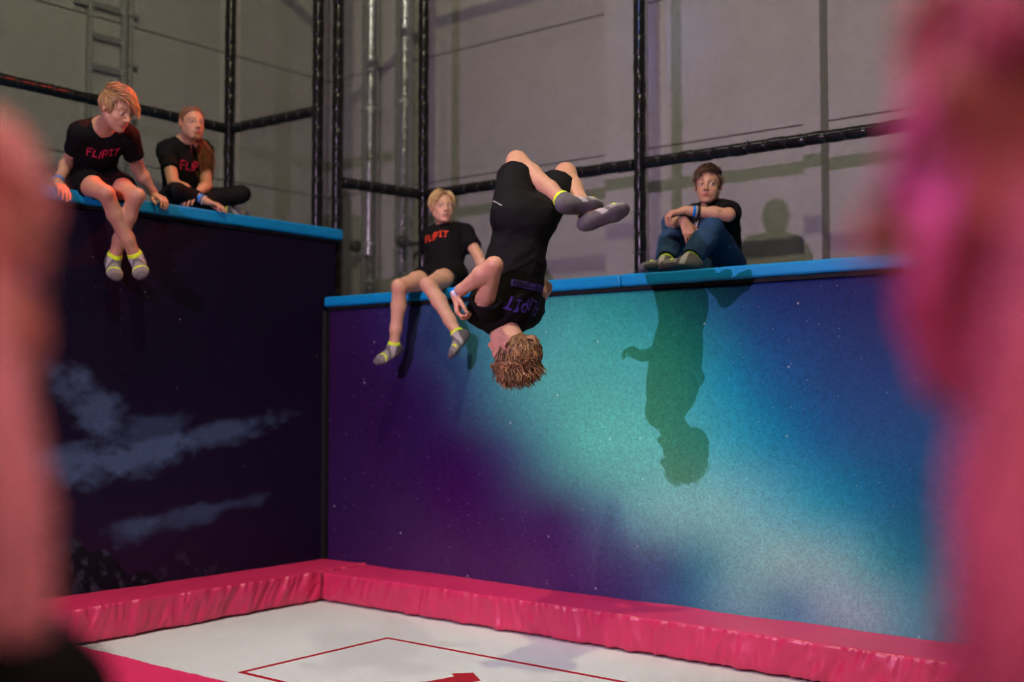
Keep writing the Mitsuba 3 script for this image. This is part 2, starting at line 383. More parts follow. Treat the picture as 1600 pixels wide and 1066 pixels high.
k = tag(name('safety_pad'), 'pink padded cover along the foot of the night sky wall, reaching into the corner', 'pad')
put(k, rbox((.004, -4.6, .012), (PX, -.004, PT + .006), .016, (12, 420, 10), folds(1, 1, 3, .024)), 'mat_pink', True)
k = tag(name('safety_pad'), 'creased pink padded cover along the foot of the aurora wall', 'pad')
put(k, rbox((PX + .016, PY, .012), (5.8, -.004, PT), .016, (520, 12, 10), folds(0, -1, 7, .024)), 'mat_pink', True)
put(k + '__piping', tube([[PX + .008, PY + .002, z] for z in np.linspace(.016, PT - .008, 6)], .0085, 8), 'mat_pink_dark', True)
tag(k + '__piping', 'dark pink seam in the corner')
k = tag(name('safety_pad'), 'pink padded cover on the near side of the trampoline', 'pad')
put(k, rbox((PX + .016, -3.05, .012), (5.8, -2.212, PT), .016, (260, 24, 6), folds(0, 1, 11, .006)), 'mat_pink', True)


# ---- padded poles and rails with cable ties, safety nets
def padded(key, a, b, r, label, cat_, group=None, seed=0, pitch=.113):
    a, b = np.array(a, float), np.array(b, float); L = np.linalg.norm(b - a); d = (b - a) / L
    rng = np.random.default_rng(seed)
    nseg = max(2, int(round(L / pitch))); h = L / nseg
    s, rad, off = [], [], []
    ref = np.array([0, 0, 1.]) if abs(d[2]) < .9 else np.array([1., 0, 0])
    u = np.cross(d, ref); u /= np.linalg.norm(u); v = np.cross(d, u)
    for i in range(nseg):
        k_ = rng.uniform(.97, 1.04); o = rng.normal(0, .0012, 2)
        for t in np.linspace(0, 1, 9)[:-1]:
            s.append((i + t) * h); rad.append(r * (k_ * (1 - .13 * math.exp(-(min(t, 1 - t) / .09) ** 2)) + .012 * math.sin(t * 9 + i)))
            off.append(o * math.sin(math.pi * t))
    s.append(L); rad.append(r * .9); off.append([0, 0])
    off = np.array(off)
    P = a + np.outer(s, d) + off[:, :1] * u + off[:, 1:] * v
    m = tube(P, np.array(rad), 22)
    root = tag(name(key), label, cat_, group)
    put(root + '__sleeve', m, 'mat_vinyl_black', True)
    ring = trimesh.creation.torus(major_radius=r * .93, minor_radius=.0026, major_sections=18, minor_sections=5)
    knob = box((r * .93 - .001, -.004, -.004), (r * .93 + .009, .004, .004))
    ring = cat([ring, knob])
    tie = mikit.ply(ring, 'mat_tie', smooth=40)
    R = np.eye(4); R[:3, :3] = trimesh.geometry.align_vectors([0, 0, 1], d)[:3, :3]
    for i in range(1, nseg):
        M = R.copy(); M[:3, 3] = a + d * (i * h)
        Z = trimesh.transformations.rotation_matrix(rng.uniform(0, 6.28), [0, 0, 1])
        kk, n = root + '__cable_tie', i - 1
        scene[kk if n == 0 else f'{kk}_{n:03d}'] = {**tie, 'to_world': T(np.ascontiguousarray(M @ Z))}
    return root


RR = .036
pA, pB, pC, pD, pE, pF, pG = (-.165, .075), (-.06, .148), (.018, .85), (1.715, .86), (3.43, .86), (-1.016, .05), (-1.016, -2.95)
ZB, ZL, Z1, Z1L, Z2, Z2L = 1.744, 2.170, 2.485, 2.935, 4.15, 4.62
def pole(p, z0, z1, lab, seed):
    padded('padded_pole', (*p, z0), (*p, z1), RR, lab, 'pole', seed=seed)
pole(pA, ZL, 5.4, 'left black padded pole of the close pair at the end of the night sky wall', 1)
pole(pB, 1.69, 5.4, 'right black padded pole of the close pair at the end of the night sky wall', 2)
pole(pC, ZB, 5.4, 'black padded pole behind the blond boy at the net corner', 3)
pole(pD, ZB, 5.4, 'black padded pole beside the feet of the boy in jeans', 4)
pole(pE, ZB, 5.4, 'black padded pole at the far right of the aurora wall, hidden by the blurred spectator', 5)
pole(pF, ZL, 5.4, 'black padded pole behind the long haired girl', 6)
e = RR * .99
for (p, q, z, lab, sd) in (((pG, pF, Z1L, 'black padded rail behind the two children on the night sky wall', 11)), ((pF, pA, Z1L, 'short black padded rail between the pole behind the girl and the close pair of poles', 12)),
                           ((pB, pC, Z1, 'short black padded rail left of the blond boy', 13)), ((pC, pD, Z1, 'black padded rail between the blond boy and the next pole right', 14)), ((pD, pE, Z1, 'black padded rail above the boy in jeans', 15)),
                           ((pG, pF, Z2L, 'upper black padded rail above the night sky wall', 16)), ((pF, pA, Z2L, 'upper short black padded rail beside the night sky wall', 17)), ((pB, pC, Z2, 'upper short black padded rail at the aurora wall corner', 18)),
                           ((pC, pD, Z2, 'upper black padded rail left of the boy in jeans', 19)), ((pD, pE, Z2, 'upper black padded rail over the boy in jeans', 20))):
    p3, q3 = np.array((*p, z)), np.array((*q, z)); d = (q3 - p3) / np.linalg.norm(q3 - p3)
    padded('padded_rail', p3 + d * e, q3 - d * e, RR * .96, lab, 'rail', seed=sd)


def net(p, q, z0, z1, label, cell=.0080, w=.00042):
    p, q = np.array((*p, 0.)), np.array((*q, 0.)); d = (q - p) / np.linalg.norm(q - p); n = np.cross(d, [0, 0, 1])
    p, q = p + d * .045 - n * .045, q - d * .045 - n * .045; L = np.linalg.norm(q - p)
    tri = [(-.866, -.5), (.866, -.5), (0, 1)]
    V, Fc, at = [], [], 0
    side = np.array([[0, 1, 4], [0, 4, 3], [1, 2, 5], [1, 5, 4], [2, 0, 3], [2, 3, 5]])
    for s in np.arange(cell, L, cell):
        o = p + d * s
        V.append(np.array([o + (d * a + n * b) * w + [0, 0, z] for z in (z0, z1) for a, b in tri])); Fc.append(side + at); at += 6
    for z in np.arange(z0 + cell, z1, cell):
        V.append(np.array([p + d * s + n * (b * w) + np.array([0, 0, z + a * w]) for s in (0, L) for a, b in tri])); Fc.append(side + at); at += 6
    k_ = tag(name('safety_net'), label, 'net')
    put(k_, trimesh.Trimesh(np.vstack(V), np.vstack(Fc), process=False), 'mat_net')


net(pG, pF, ZL, Z2L, 'fine mesh safety net behind the two children on the night sky wall')
net(pF, pA, ZL, Z2L, 'fine mesh safety net between the pole behind the girl and the close pair of poles')
net(pB, pC, ZB, Z2, 'fine mesh safety net in front of the silver ducts, left of the blond boy')
net(pC, pD, ZB, Z2, 'fine mesh safety net between the blond boy and the middle pole')
net(pD, pE, ZB, Z2, 'fine mesh safety net behind the boy in jeans')

# ---- services on the building wall: ladder, spiral ducts, round fittings, a cable
lad = tag(name('wall_ladder'), 'galvanised metal ladder with perforated rungs on the grey wall at upper left', 'ladder')
put(lad + '__rail', rbox((WX, -.710, 1.9), (WX + .045, -.682, 6.3), .003), 'mat_galv', 30)
put(lad + '__rail', rbox((WX, -.463, 1.9), (WX + .045, -.430, 6.3), .003), 'mat_galv', 30)
from shapely.geometry import box as sbox, Point
g = sbox(-.682, -.016, -.463, .016)
for yy in np.arange(-.672, -.465, .0175):
    g = g.difference(sbox(yy, -.007, yy + .009, .007))
rung = trimesh.creation.extrude_polygon(g, .004, engine='earcut')
rung.apply_transform(np.array([[0, 0, 1, WX + .026], [1, 0, 0, 0], [0, 1, 0, 0], [0, 0, 0, 1.]]))
rung = cat([rung, box((WX + .008, -.682, -.019), (WX + .03, -.463, -.016)), box((WX + .008, -.682, .016), (WX + .03, -.463, .019))])
rp = mikit.ply(rung, 'mat_galv')
for n, z in enumerate(np.arange(2.06, 6.2, .206)):
    scene[lad + '__rung' + ('' if n == 0 else f'_{n:03d}')] = {**rp, 'to_world': T().translate([0, 0, float(z)])}
for yy, z in ((-.80, 3.69), (-.80, 2.35)):
    put(lad + '__bracket', rbox((WX, yy, z - .012), (WX + .03, -.71, z + .012), .003), 'mat_galv', 30)
con = tag(name('cable_conduit'), 'narrow vertical metal conduit beside the ladder on the grey wall', 'conduit')
put(con + '__tube', rbox((WX, -.405, 1.9), (WX + .028, -.372, 6.3), .004), 'mat_galv', 30)
for z in (2.3, 3.0, 3.36, 3.70, 4.4):
    put(con + '__clip', rbox((WX, -.41, z - .012), (WX + .034, -.335, z + .012), .003), 'mat_galv', 30)


def duct(x0, label, seed):
    r = .066; y = WY - .085
    z = np.arange(1.2, 6.3, .0075)
    ridge = np.array([.0022 if (i % 11) == 0 else 0 for i in range(len(z))])
    coup = np.exp(-((z - 2.23) / .05) ** 8) * .004 + np.exp(-((z - 3.46) / .03) ** 8) * .003
    m = tube(np.stack([0 * z + x0, 0 * z + y, z], 1), r + ridge + coup, 28)
    k_ = tag(name('spiral_duct'), label, 'duct')
    put(k_ + '__pipe', m, 'mat_duct', True)
    for z_ in (2.0, 3.3, 4.6):
        put(k_ + '__clamp', cat([trimesh.creation.annulus(r + .002, r + .0065, .03, transform=trimesh.transformations.translation_matrix([x0, y, z_])), box((x0 - .01, y + r, z_ - .012), (x0 + .01, WY, z_ + .012))]), 'mat_galv', 30)


duct(-.966, 'silver spiral ventilation duct on the grey wall, nearer the close pair of poles', 1)
duct(-.608, 'silver spiral ventilation duct on the grey wall, beside the pole behind the blond boy', 2)


def fitting(c, label):
    c = np.array(c); k_ = tag(name('round_fitting'), label, 'fitting')
    prof = np.array([[0, -.05], [.022, -.049], [.038, -.036], [.046, -.014], [.047, .004], [.040, .022], [.026, .032], [.018, .036], [0.0, .036]])
    m = trimesh.creation.revolve(prof, sections=28); m.apply_transform(trimesh.geometry.align_vectors([0, 0, 1], [0, 1, 0])); m.apply_translation(c)
    put(k_ + '__head', m, 'mat_fitting', True)
    put(k_ + '__stem', tube([c + [0, .03, 0], [c[0], WY - .002, c[2]]], .016, 12), 'mat_fitting', 40)


fitting((-1.10, 1.30, 2.275), 'dark round fitting on the grey wall left of both silver ducts')
fitting((-.50, 1.19, 2.25), 'dark round fitting in front of the silver duct beside the blond boy')
cb = tag(name('cable'), 'short black cable curving on the ledge behind the net, left of the blond boy', 'cable')
tt = np.linspace(0, 1, 24)
put(cb, tube(np.stack([-.80 + .20 * tt, 1.0 - .03 * tt, 1.694 + .16 * np.sqrt(np.clip(1 - tt, 0, 1)) * (1 - .15 * tt)], 1), .008, 8), 'mat_black', True)
# ------------------------------------------------------------------ people: signed distance fields turned into meshes
def nrm(v):
    v = np.asarray(v, float); return v / (np.linalg.norm(v) + 1e-12)


class Field:
    """A block of a lattice of step h that holds a signed distance, built up from smooth unions."""
    def __init__(s, lo, hi, h):
        s.h = h
        s.i0 = np.floor(np.asarray(lo) / h).astype(int) - 2
        s.n = np.ceil(np.asarray(hi) / h).astype(int) + 3 - s.i0
        s.d = np.full(s.n, 1., np.float32)

    def block(s, lo, hi):
        a = np.clip(np.floor(np.asarray(lo) / s.h).astype(int) - s.i0, 0, s.n); b = np.clip(np.ceil(np.asarray(hi) / s.h).astype(int) + 1 - s.i0, 0, s.n)
        sl = tuple(slice(x, max(x, y)) for x, y in zip(a, b))
        ax = [((np.arange(q.start, q.stop) + o) * s.h).astype(np.float32) for q, o in zip(sl, s.i0)]
        return sl, ax[0][:, None, None], ax[1][None, :, None], ax[2][None, None, :]

    @staticmethod
    def smin(a, b, k):
        if k <= 0: return np.minimum(a, b)
        h = np.maximum(k - np.abs(a - b), 0) / k
        return np.minimum(a, b) - h * h * (k * .25)

    def add(s, prim, k=0.):
        fn, lo, hi = prim; m = k + 3 * s.h
        sl, X, Y, Z = s.block(lo - m, hi + m)
        if min(q.stop - q.start for q in sl) <= 0: return s
        s.d[sl] = s.smin(s.d[sl], fn(X, Y, Z), k); return s

    def cut(s, prim, k=0.):
        fn, lo, hi = prim; m = k + 3 * s.h
        sl, X, Y, Z = s.block(lo - m, hi + m)
        if min(q.stop - q.start for q in sl) <= 0: return s
        s.d[sl] = -s.smin(-s.d[sl], fn(X, Y, Z), k); return s

    def half(s, p, n, lo=None, hi=None, k=.002):
        """Removes what lies beyond the plane through p with outward normal n (within the ball of radius hi round lo)."""
        n = nrm(n)
        if lo is None: sl, X, Y, Z = s.block(s.i0 * s.h, (s.i0 + s.n) * s.h)
        else: sl, X, Y, Z = s.block(np.asarray(lo) - hi, np.asarray(lo) + hi)
        if min(q.stop - q.start for q in sl) <= 0: return s
        f = -((X - p[0]) * n[0] + (Y - p[1]) * n[1] + (Z - p[2]) * n[2])
        if lo is not None:
            r = np.sqrt((X - lo[0]) ** 2 + (Y - lo[1]) ** 2 + (Z - lo[2]) ** 2) - hi
            f = np.maximum(f, r)
        s.d[sl] = -s.smin(-s.d[sl], f, k); return s

    def merge(s, o, k=0.):
        a = np.maximum(o.i0, s.i0); b = np.minimum(o.i0 + o.n, s.i0 + s.n)
        if (b <= a).any(): return s
        A = tuple(slice(x, y) for x, y in zip(a - s.i0, b - s.i0)); B = tuple(slice(x, y) for x, y in zip(a - o.i0, b - o.i0))
        s.d[A] = s.smin(s.d[A], o.d[B], k); return s

    def wrinkle(s, fn, band=.02):
        idx = np.nonzero(np.abs(s.d) < band)
        P = (np.stack(idx, 1) + s.i0) * s.h
        s.d[idx] += fn(P).astype(np.float32); return s

    def sample(s, P):
        return map_coordinates(s.d, (np.asarray(P) / s.h - s.i0).T, order=1, mode='nearest')

    def mesh(s, smooth=2):
        d = s.d; ins = d < 0
        cnt = np.zeros(np.array(d.shape) - 1, np.int8)
        for a, b, c in np.ndindex(2, 2, 2):
            cnt += ins[a:d.shape[0] - 1 + a, b:d.shape[1] - 1 + b, c:d.shape[2] - 1 + c]
        cells = np.stack(np.nonzero((cnt > 0) & (cnt < 8)), 1)
        idm = np.full(cnt.shape, -1, np.int32); idm[tuple(cells.T)] = np.arange(len(cells))
        acc = np.zeros((len(cells), 3)); num = np.zeros(len(cells))
        cor = {c: d[tuple((cells + c).T)] for c in np.ndindex(2, 2, 2)}
        for c in np.ndindex(2, 2, 2):
            for a in range(3):
                if c[a]: continue
                c2 = tuple(1 if i == a else c[i] for i in range(3))
                v0, v1 = cor[c], cor[c2]; x = (v0 < 0) != (v1 < 0)
                t = np.where(x, v0 / np.where(x, v0 - v1, 1), 0)
                p = np.tile(np.array(c, float), (len(cells), 1)); p[:, a] += t
                acc[x] += p[x]; num[x] += 1
        V = (cells + acc / num[:, None] + s.i0) * s.h
        Fc = []
        for a in range(3):
            b, c = (a + 1) % 3, (a + 2) % 3
            sl0 = [slice(1, n - 1) for n in d.shape]; sl1 = list(sl0); sl0[a] = slice(0, d.shape[a] - 1); sl1[a] = slice(1, d.shape[a])
            e = np.stack(np.nonzero(ins[tuple(sl0)] != ins[tuple(sl1)]), 1) + [0 if i == a else 1 for i in range(3)]
            inside = ins[tuple(e.T)]
            q = []
            for ob, oc in ((-1, -1), (0, -1), (0, 0), (-1, 0)):
                o = e.copy(); o[:, b] += ob; o[:, c] += oc; q.append(idm[tuple(o.T)])
            q = np.stack(q, 1); q = np.where(inside[:, None], q, q[:, ::-1]); Fc.append(q[(q >= 0).all(1)])
        Fc = np.vstack(Fc); Fc = np.vstack([Fc[:, [0, 1, 2]], Fc[:, [0, 2, 3]]])
        if smooth:
            e = np.vstack([Fc[:, [0, 1]], Fc[:, [1, 2]], Fc[:, [2, 0]]]); n = len(V)
            A = sparse.coo_matrix((np.ones(2 * len(e)), (np.r_[e[:, 0], e[:, 1]], np.r_[e[:, 1], e[:, 0]])), (n, n)).tocsr(); A.data[:] = 1
            w = np.maximum(np.asarray(A.sum(1)).ravel(), 1)[:, None]
            for _ in range(smooth):
                V = V + .5 * (A @ V / w - V); V = V - .52 * (A @ V / w - V)
        return trimesh.Trimesh(V, Fc, process=False)


def cone(a, b, ra, rb):
    a, b = np.asarray(a, float), np.asarray(b, float); ba = b - a; L2 = max(ba @ ba, 1e-9)
    def fn(X, Y, Z):
        x, y, z = X - a[0], Y - a[1], Z - a[2]
        t = np.clip((x * ba[0] + y * ba[1] + z * ba[2]) / L2, 0, 1)
        return np.sqrt((x - t * ba[0]) ** 2 + (y - t * ba[1]) ** 2 + (z - t * ba[2]) ** 2) - (ra + (rb - ra) * t)
    r = max(ra, rb)
    return fn, np.minimum(a, b) - r, np.maximum(a, b) + r


def ell(c, r, R=None):
    """Ellipsoid; the columns of R are its axes."""
    c, r = np.asarray(c, float), np.asarray(r, float); R = np.eye(3) if R is None else np.asarray(R)
    def fn(X, Y, Z):
        x, y, z = X - c[0], Y - c[1], Z - c[2]
        u = [x * R[0, i] + y * R[1, i] + z * R[2, i] for i in range(3)]
        k0 = np.sqrt(sum((u[i] / r[i]) ** 2 for i in range(3))); k1 = np.sqrt(sum((u[i] / r[i] ** 2) ** 2 for i in range(3)))
        return k0 * (k0 - 1) / np.maximum(k1, 1e-6)
    e = np.sqrt(((R * r) ** 2).sum(1))
    return fn, c - e, c + e


def lid(c, r, p, n):
    """A ball's part on the inner side of the plane through p with normal n."""
    c, p, n = np.asarray(c), np.asarray(p), nrm(n)
    def fn(X, Y, Z):
        return np.maximum(np.sqrt((X - c[0]) ** 2 + (Y - c[1]) ** 2 + (Z - c[2]) ** 2) - r, (X - p[0]) * n[0] + (Y - p[1]) * n[1] + (Z - p[2]) * n[2])
    return fn, c - r, c + r


def frame(f, u):
    """Columns: left, forward, up."""
    f = nrm(f); u = np.asarray(u, float); u = nrm(u - f * (u @ f)); return np.stack([np.cross(u, f), f, u], 1)


class Head:
    def __init__(s, c, fwd, up, size=1.):
        s.c, s.s, s.R = np.asarray(c, float), size, frame(fwd, up)

    def w(s, *p):
        return s.c + s.R @ (np.asarray(p, float) * s.s)

    def local(s, P):
        return (np.asarray(P) - s.c) @ s.R / s.s

    def build(s, F, mouth=0.):
        w, z, R = s.w, s.s, s.R
        E = lambda c, r, k: F.add(ell(w(*c), np.array(r) * z, R), k * z)
        Cn = lambda a, b, ra, rb, k: F.add(cone(w(*a), w(*b), ra * z, rb * z), k * z)
        E((0, -.008, .030), (.071, .090, .081), .0)
        E((0, .022, -.012), (.058, .066, .078), .025)
        E((0, .030, -.050), (.047, .050, .056), .02)
        for q in (-1, 1):
            Cn((q * .049, -.002, -.044), (q * .019, .052, -.094), .015, .015, .025)
            E((q * .036, .052, -.036), (.021, .020, .022), .02)
            Cn((q * .012, .080, .016), (q * .042, .068, .018), .009, .008, .016)
        E((0, .067, -.096), (.019, .016, .016), .018)
        for q in (-1, 1):
            F.cut(ell(w(q * .031, .094, -.003), np.array([.017, .018, .011]) * z, R), .014 * z)
        Cn((0, .083, .008), (0, .1035, -.034), .0068, .0085, .014)
        E((0, .102, -.036), (.0105, .010, .0085), .008)
        for q in (-1, 1):
            E((q * .011, .094, -.040), (.0072, .009, .0065), .006)
            F.cut(ell(w(q * .0065, .0985, -.0475), np.array([.0036, .0045, .004]) * z, R), .002)
        E((0, .074, -.062), (.030, .012, .022), .016)
        Cn((-.022, .0750, -.0655), (0, .0850, -.0635), .0034, .0048, .008); Cn((.022, .0750, -.0655), (0, .0850, -.0635), .0034, .0048, .008)
        Cn((-.017, .0765, -.0722 - mouth), (0, .0835, -.0742 - mouth), .0038, .0054, .008); Cn((.017, .0765, -.0722 - mouth), (0, .0835, -.0742 - mouth), .0038, .0054, .008)
        F.cut(ell(w(0, .0940, -.0690 - mouth * .5), np.array([.024, .0105, .0009 + mouth * .5]) * z, R), .003)
        for q in (-1, 1): E((q * .031, .036, -.064), (.019, .027, .024), .02)
        for q in (-1, 1):
            c = w(q * .031, .0715, -.004); r = .0128 * z
            F.add((lambda X, Y, Z, c=c, r=r: np.sqrt((X - c[0]) ** 2 + (Y - c[1]) ** 2 + (Z - c[2]) ** 2) - r, c - r, c + r))
            F.add(lid(c, .0146 * z, w(q * .031, .0825, .0008), R @ [0, .35, -1]), .002)
            F.add(lid(c, .0143 * z, w(q * .031, .0825, -.0098), R @ [0, .25, 1]), .002)
            e = Field(w(q * .08, -.01, 0) - .06 * z, w(q * .08, -.01, 0) + .06 * z, F.h)
            e.add(ell(w(q * .0755, -.010, .000), np.array([.010, .0185, .030]) * z, R @ np.array(trimesh.transformations.rotation_matrix(q * -.35, [0, 0, 1]))[:3, :3]))
            e.cut(ell(w(q * .0865, -.004, .002), np.array([.0075, .0115, .019]) * z, R), .004)
            F.merge(e, .006 * z)

    def paint(s, P, skin, lip, brow, iris, gaze, browlift=0., mouth=0.):
        """Colours of points near the face."""
        L = s.local(P); x, y, z = L.T; n = len(P)
        col = np.tile(skin, (n, 1)) * (1 + (fbm_np(P * 60, 2, 4) - .5)[:, None] * .10)
        front = (y > .03)
        def blend(m, c): col[:] = col * (1 - m[:, None]) + np.asarray(c) * m[:, None]
        bell = lambda a, b, r: np.exp(-((x - a) ** 2 + (z - b) ** 2) / r ** 2) * front
        for q in (-1, 1): blend(.34 * bell(q * .038, -.036, .019), skin * [1.02, .66, .64])
        blend(.30 * bell(0, -.040, .013), skin * [1.03, .70, .66])
        ear = np.exp(-(((np.abs(x) - .078) / .012) ** 2)) * (np.abs(y + .01) < .03) * (np.abs(z) < .035)
        blend(.35 * ear, skin * [1.05, .62, .56])
        for q in (-1, 1): blend(.34 * np.exp(-(((x - q * .031) / .019) ** 2 + ((z + .003) / .012) ** 2)) * front, skin * [.72, .52, .50])
        lipz = np.where(z > -.0688 - mouth * .5, (z + .0635) / .0052, (z + .0750 + mouth) / .0062)
        m = np.clip(1.7 - np.abs(lipz) * 1.1 - (x / .0245) ** 2 * .9, 0, 1) * (y > .068)
        blend(m * .8, lip)
        m = np.clip(1.6 - np.abs(z + .0688 + mouth * .5) / (.0011 + mouth * .5), 0, 1) * np.clip((.0235 - np.abs(x)) / .004, 0, 1) * (y > .066)
        blend(m * .8, lip * .32)
        if mouth > .003:
            m = np.clip(1.4 - np.abs(z + .0665 + mouth * .1) / .0026, 0, 1) * (np.abs(x) < .011) * (y > .068); blend(m * .75, [.55, .5, .46])
        for q in (-1, 1):
            ax = np.abs(x); bz = .0245 + browlift - ((ax - .034) / .02) ** 2 * .0045 + (ax - .03) * .05
            m = np.clip(1.5 - np.abs(z - bz) / .0034, 0, 1) * (ax > .013) * (ax < .051) * (y > .045)
        blend(m * .75, brow)
        g = nrm(gaze)
        for q in (-1, 1):
            c = np.array([q * .031, .0715, -.004]); v = L - c; r = np.linalg.norm(v, axis=1)
            ball = r < .0135
            top, bot = (z > .0008 + (y - .0825) * .35 - .0002), (z < -.0098 - (y - .0825) * .25 + .0002)
            open_ = ball & ~top & ~bot & (y > .074)
            col[open_] = [.50, .45, .43]
            a = np.arccos(np.clip(v @ g / np.maximum(r, 1e-9), -1, 1))
            col[open_ & (a < .56)] = iris; col[open_ & (a < .27)] = [.008, .007, .007]
            lash = (np.abs(z - (.0012 + (y - .0825) * .35)) < .0016) & (np.abs(x - q * .031) < .0145) & (y > .071)
            col[lash] = col[lash] * .22 + brow * .12
        return np.clip(col, 0, .95)


def hand_prims(W, d, n, side, s, curl=(20, 30, 20), spread=.06, thumb=35., curls=None, thin=1.):
    """Palm and finger chains. d: towards the knuckles, n: out of the palm, side: +1 right hand, -1 left. Returns (palm prims, [finger prims])."""
    d = nrm(d); n = np.asarray(n, float); n = nrm(n - d * (n @ d)); t = np.cross(d, n) * side
    at = lambda a, b, c: W + (d * a + t * b + n * c) * s
    kn = [(.079, .026), (.083, .009), (.079, -.009), (.071, -.025)]; ln = [.066, .073, .068, .053]; rr = [.0082, .0084, .0080, .0070]
    palm = [cone(at(-.006, 0, 0), at(.02, .004, 0), .019 * s, .018 * s)]
    for (a, b) in kn: palm.append(cone(at(.012, b * .55, .001), at(a - .004, b, .001), .0135 * s, .0108 * s))
    palm.append(cone(at(.02, .016, .005), at(.05, .026, .008), .015 * s, .011 * s)); palm.append(cone(at(.02, -.016, .005), at(.055, -.018, .006), .013 * s, .010 * s))
    fingers = []
    for i, ((a, b), L, r) in enumerate(zip(kn, ln, rr)):
        c = np.radians(curls[i] if curls is not None else curl)
        p = at(a - .003, b, 0); ang = 0.; sp = (1.5 - i) * spread; chain = []
        for j, f in enumerate((.46, .30, .24)):
            ang += c[j]
            dirv = (d * math.cos(ang) + n * math.sin(ang)) * math.cos(sp) + t * math.sin(sp) * max(.0, math.cos(ang))
            q = p + nrm(dirv) * L * f * s
            chain.append(cone(p, q, r * (1 - .06 * j) * s, r * (1 - .06 * (j + 1)) * s)); p = q
        fingers.append(chain)
    th = math.radians(thumb)
    p = at(.018, .018, .006); q = p + nrm(d * .75 + t * .72 * math.cos(th) + n * math.sin(th)) * .038 * s; r = q + nrm(d * .95 + t * .30 * math.cos(th) + n * math.sin(th) * .9) * .030 * s; u = r + nrm(d + n * math.sin(th) * .9) * .024 * s
    fingers.append([cone(p, q, .0125 * s, .0095 * s), cone(q, r, .0095 * s, .0085 * s), cone(r, u, .0085 * s, .0068 * s)])
    return palm, fingers


SKIN = lin(188, 140, 112)


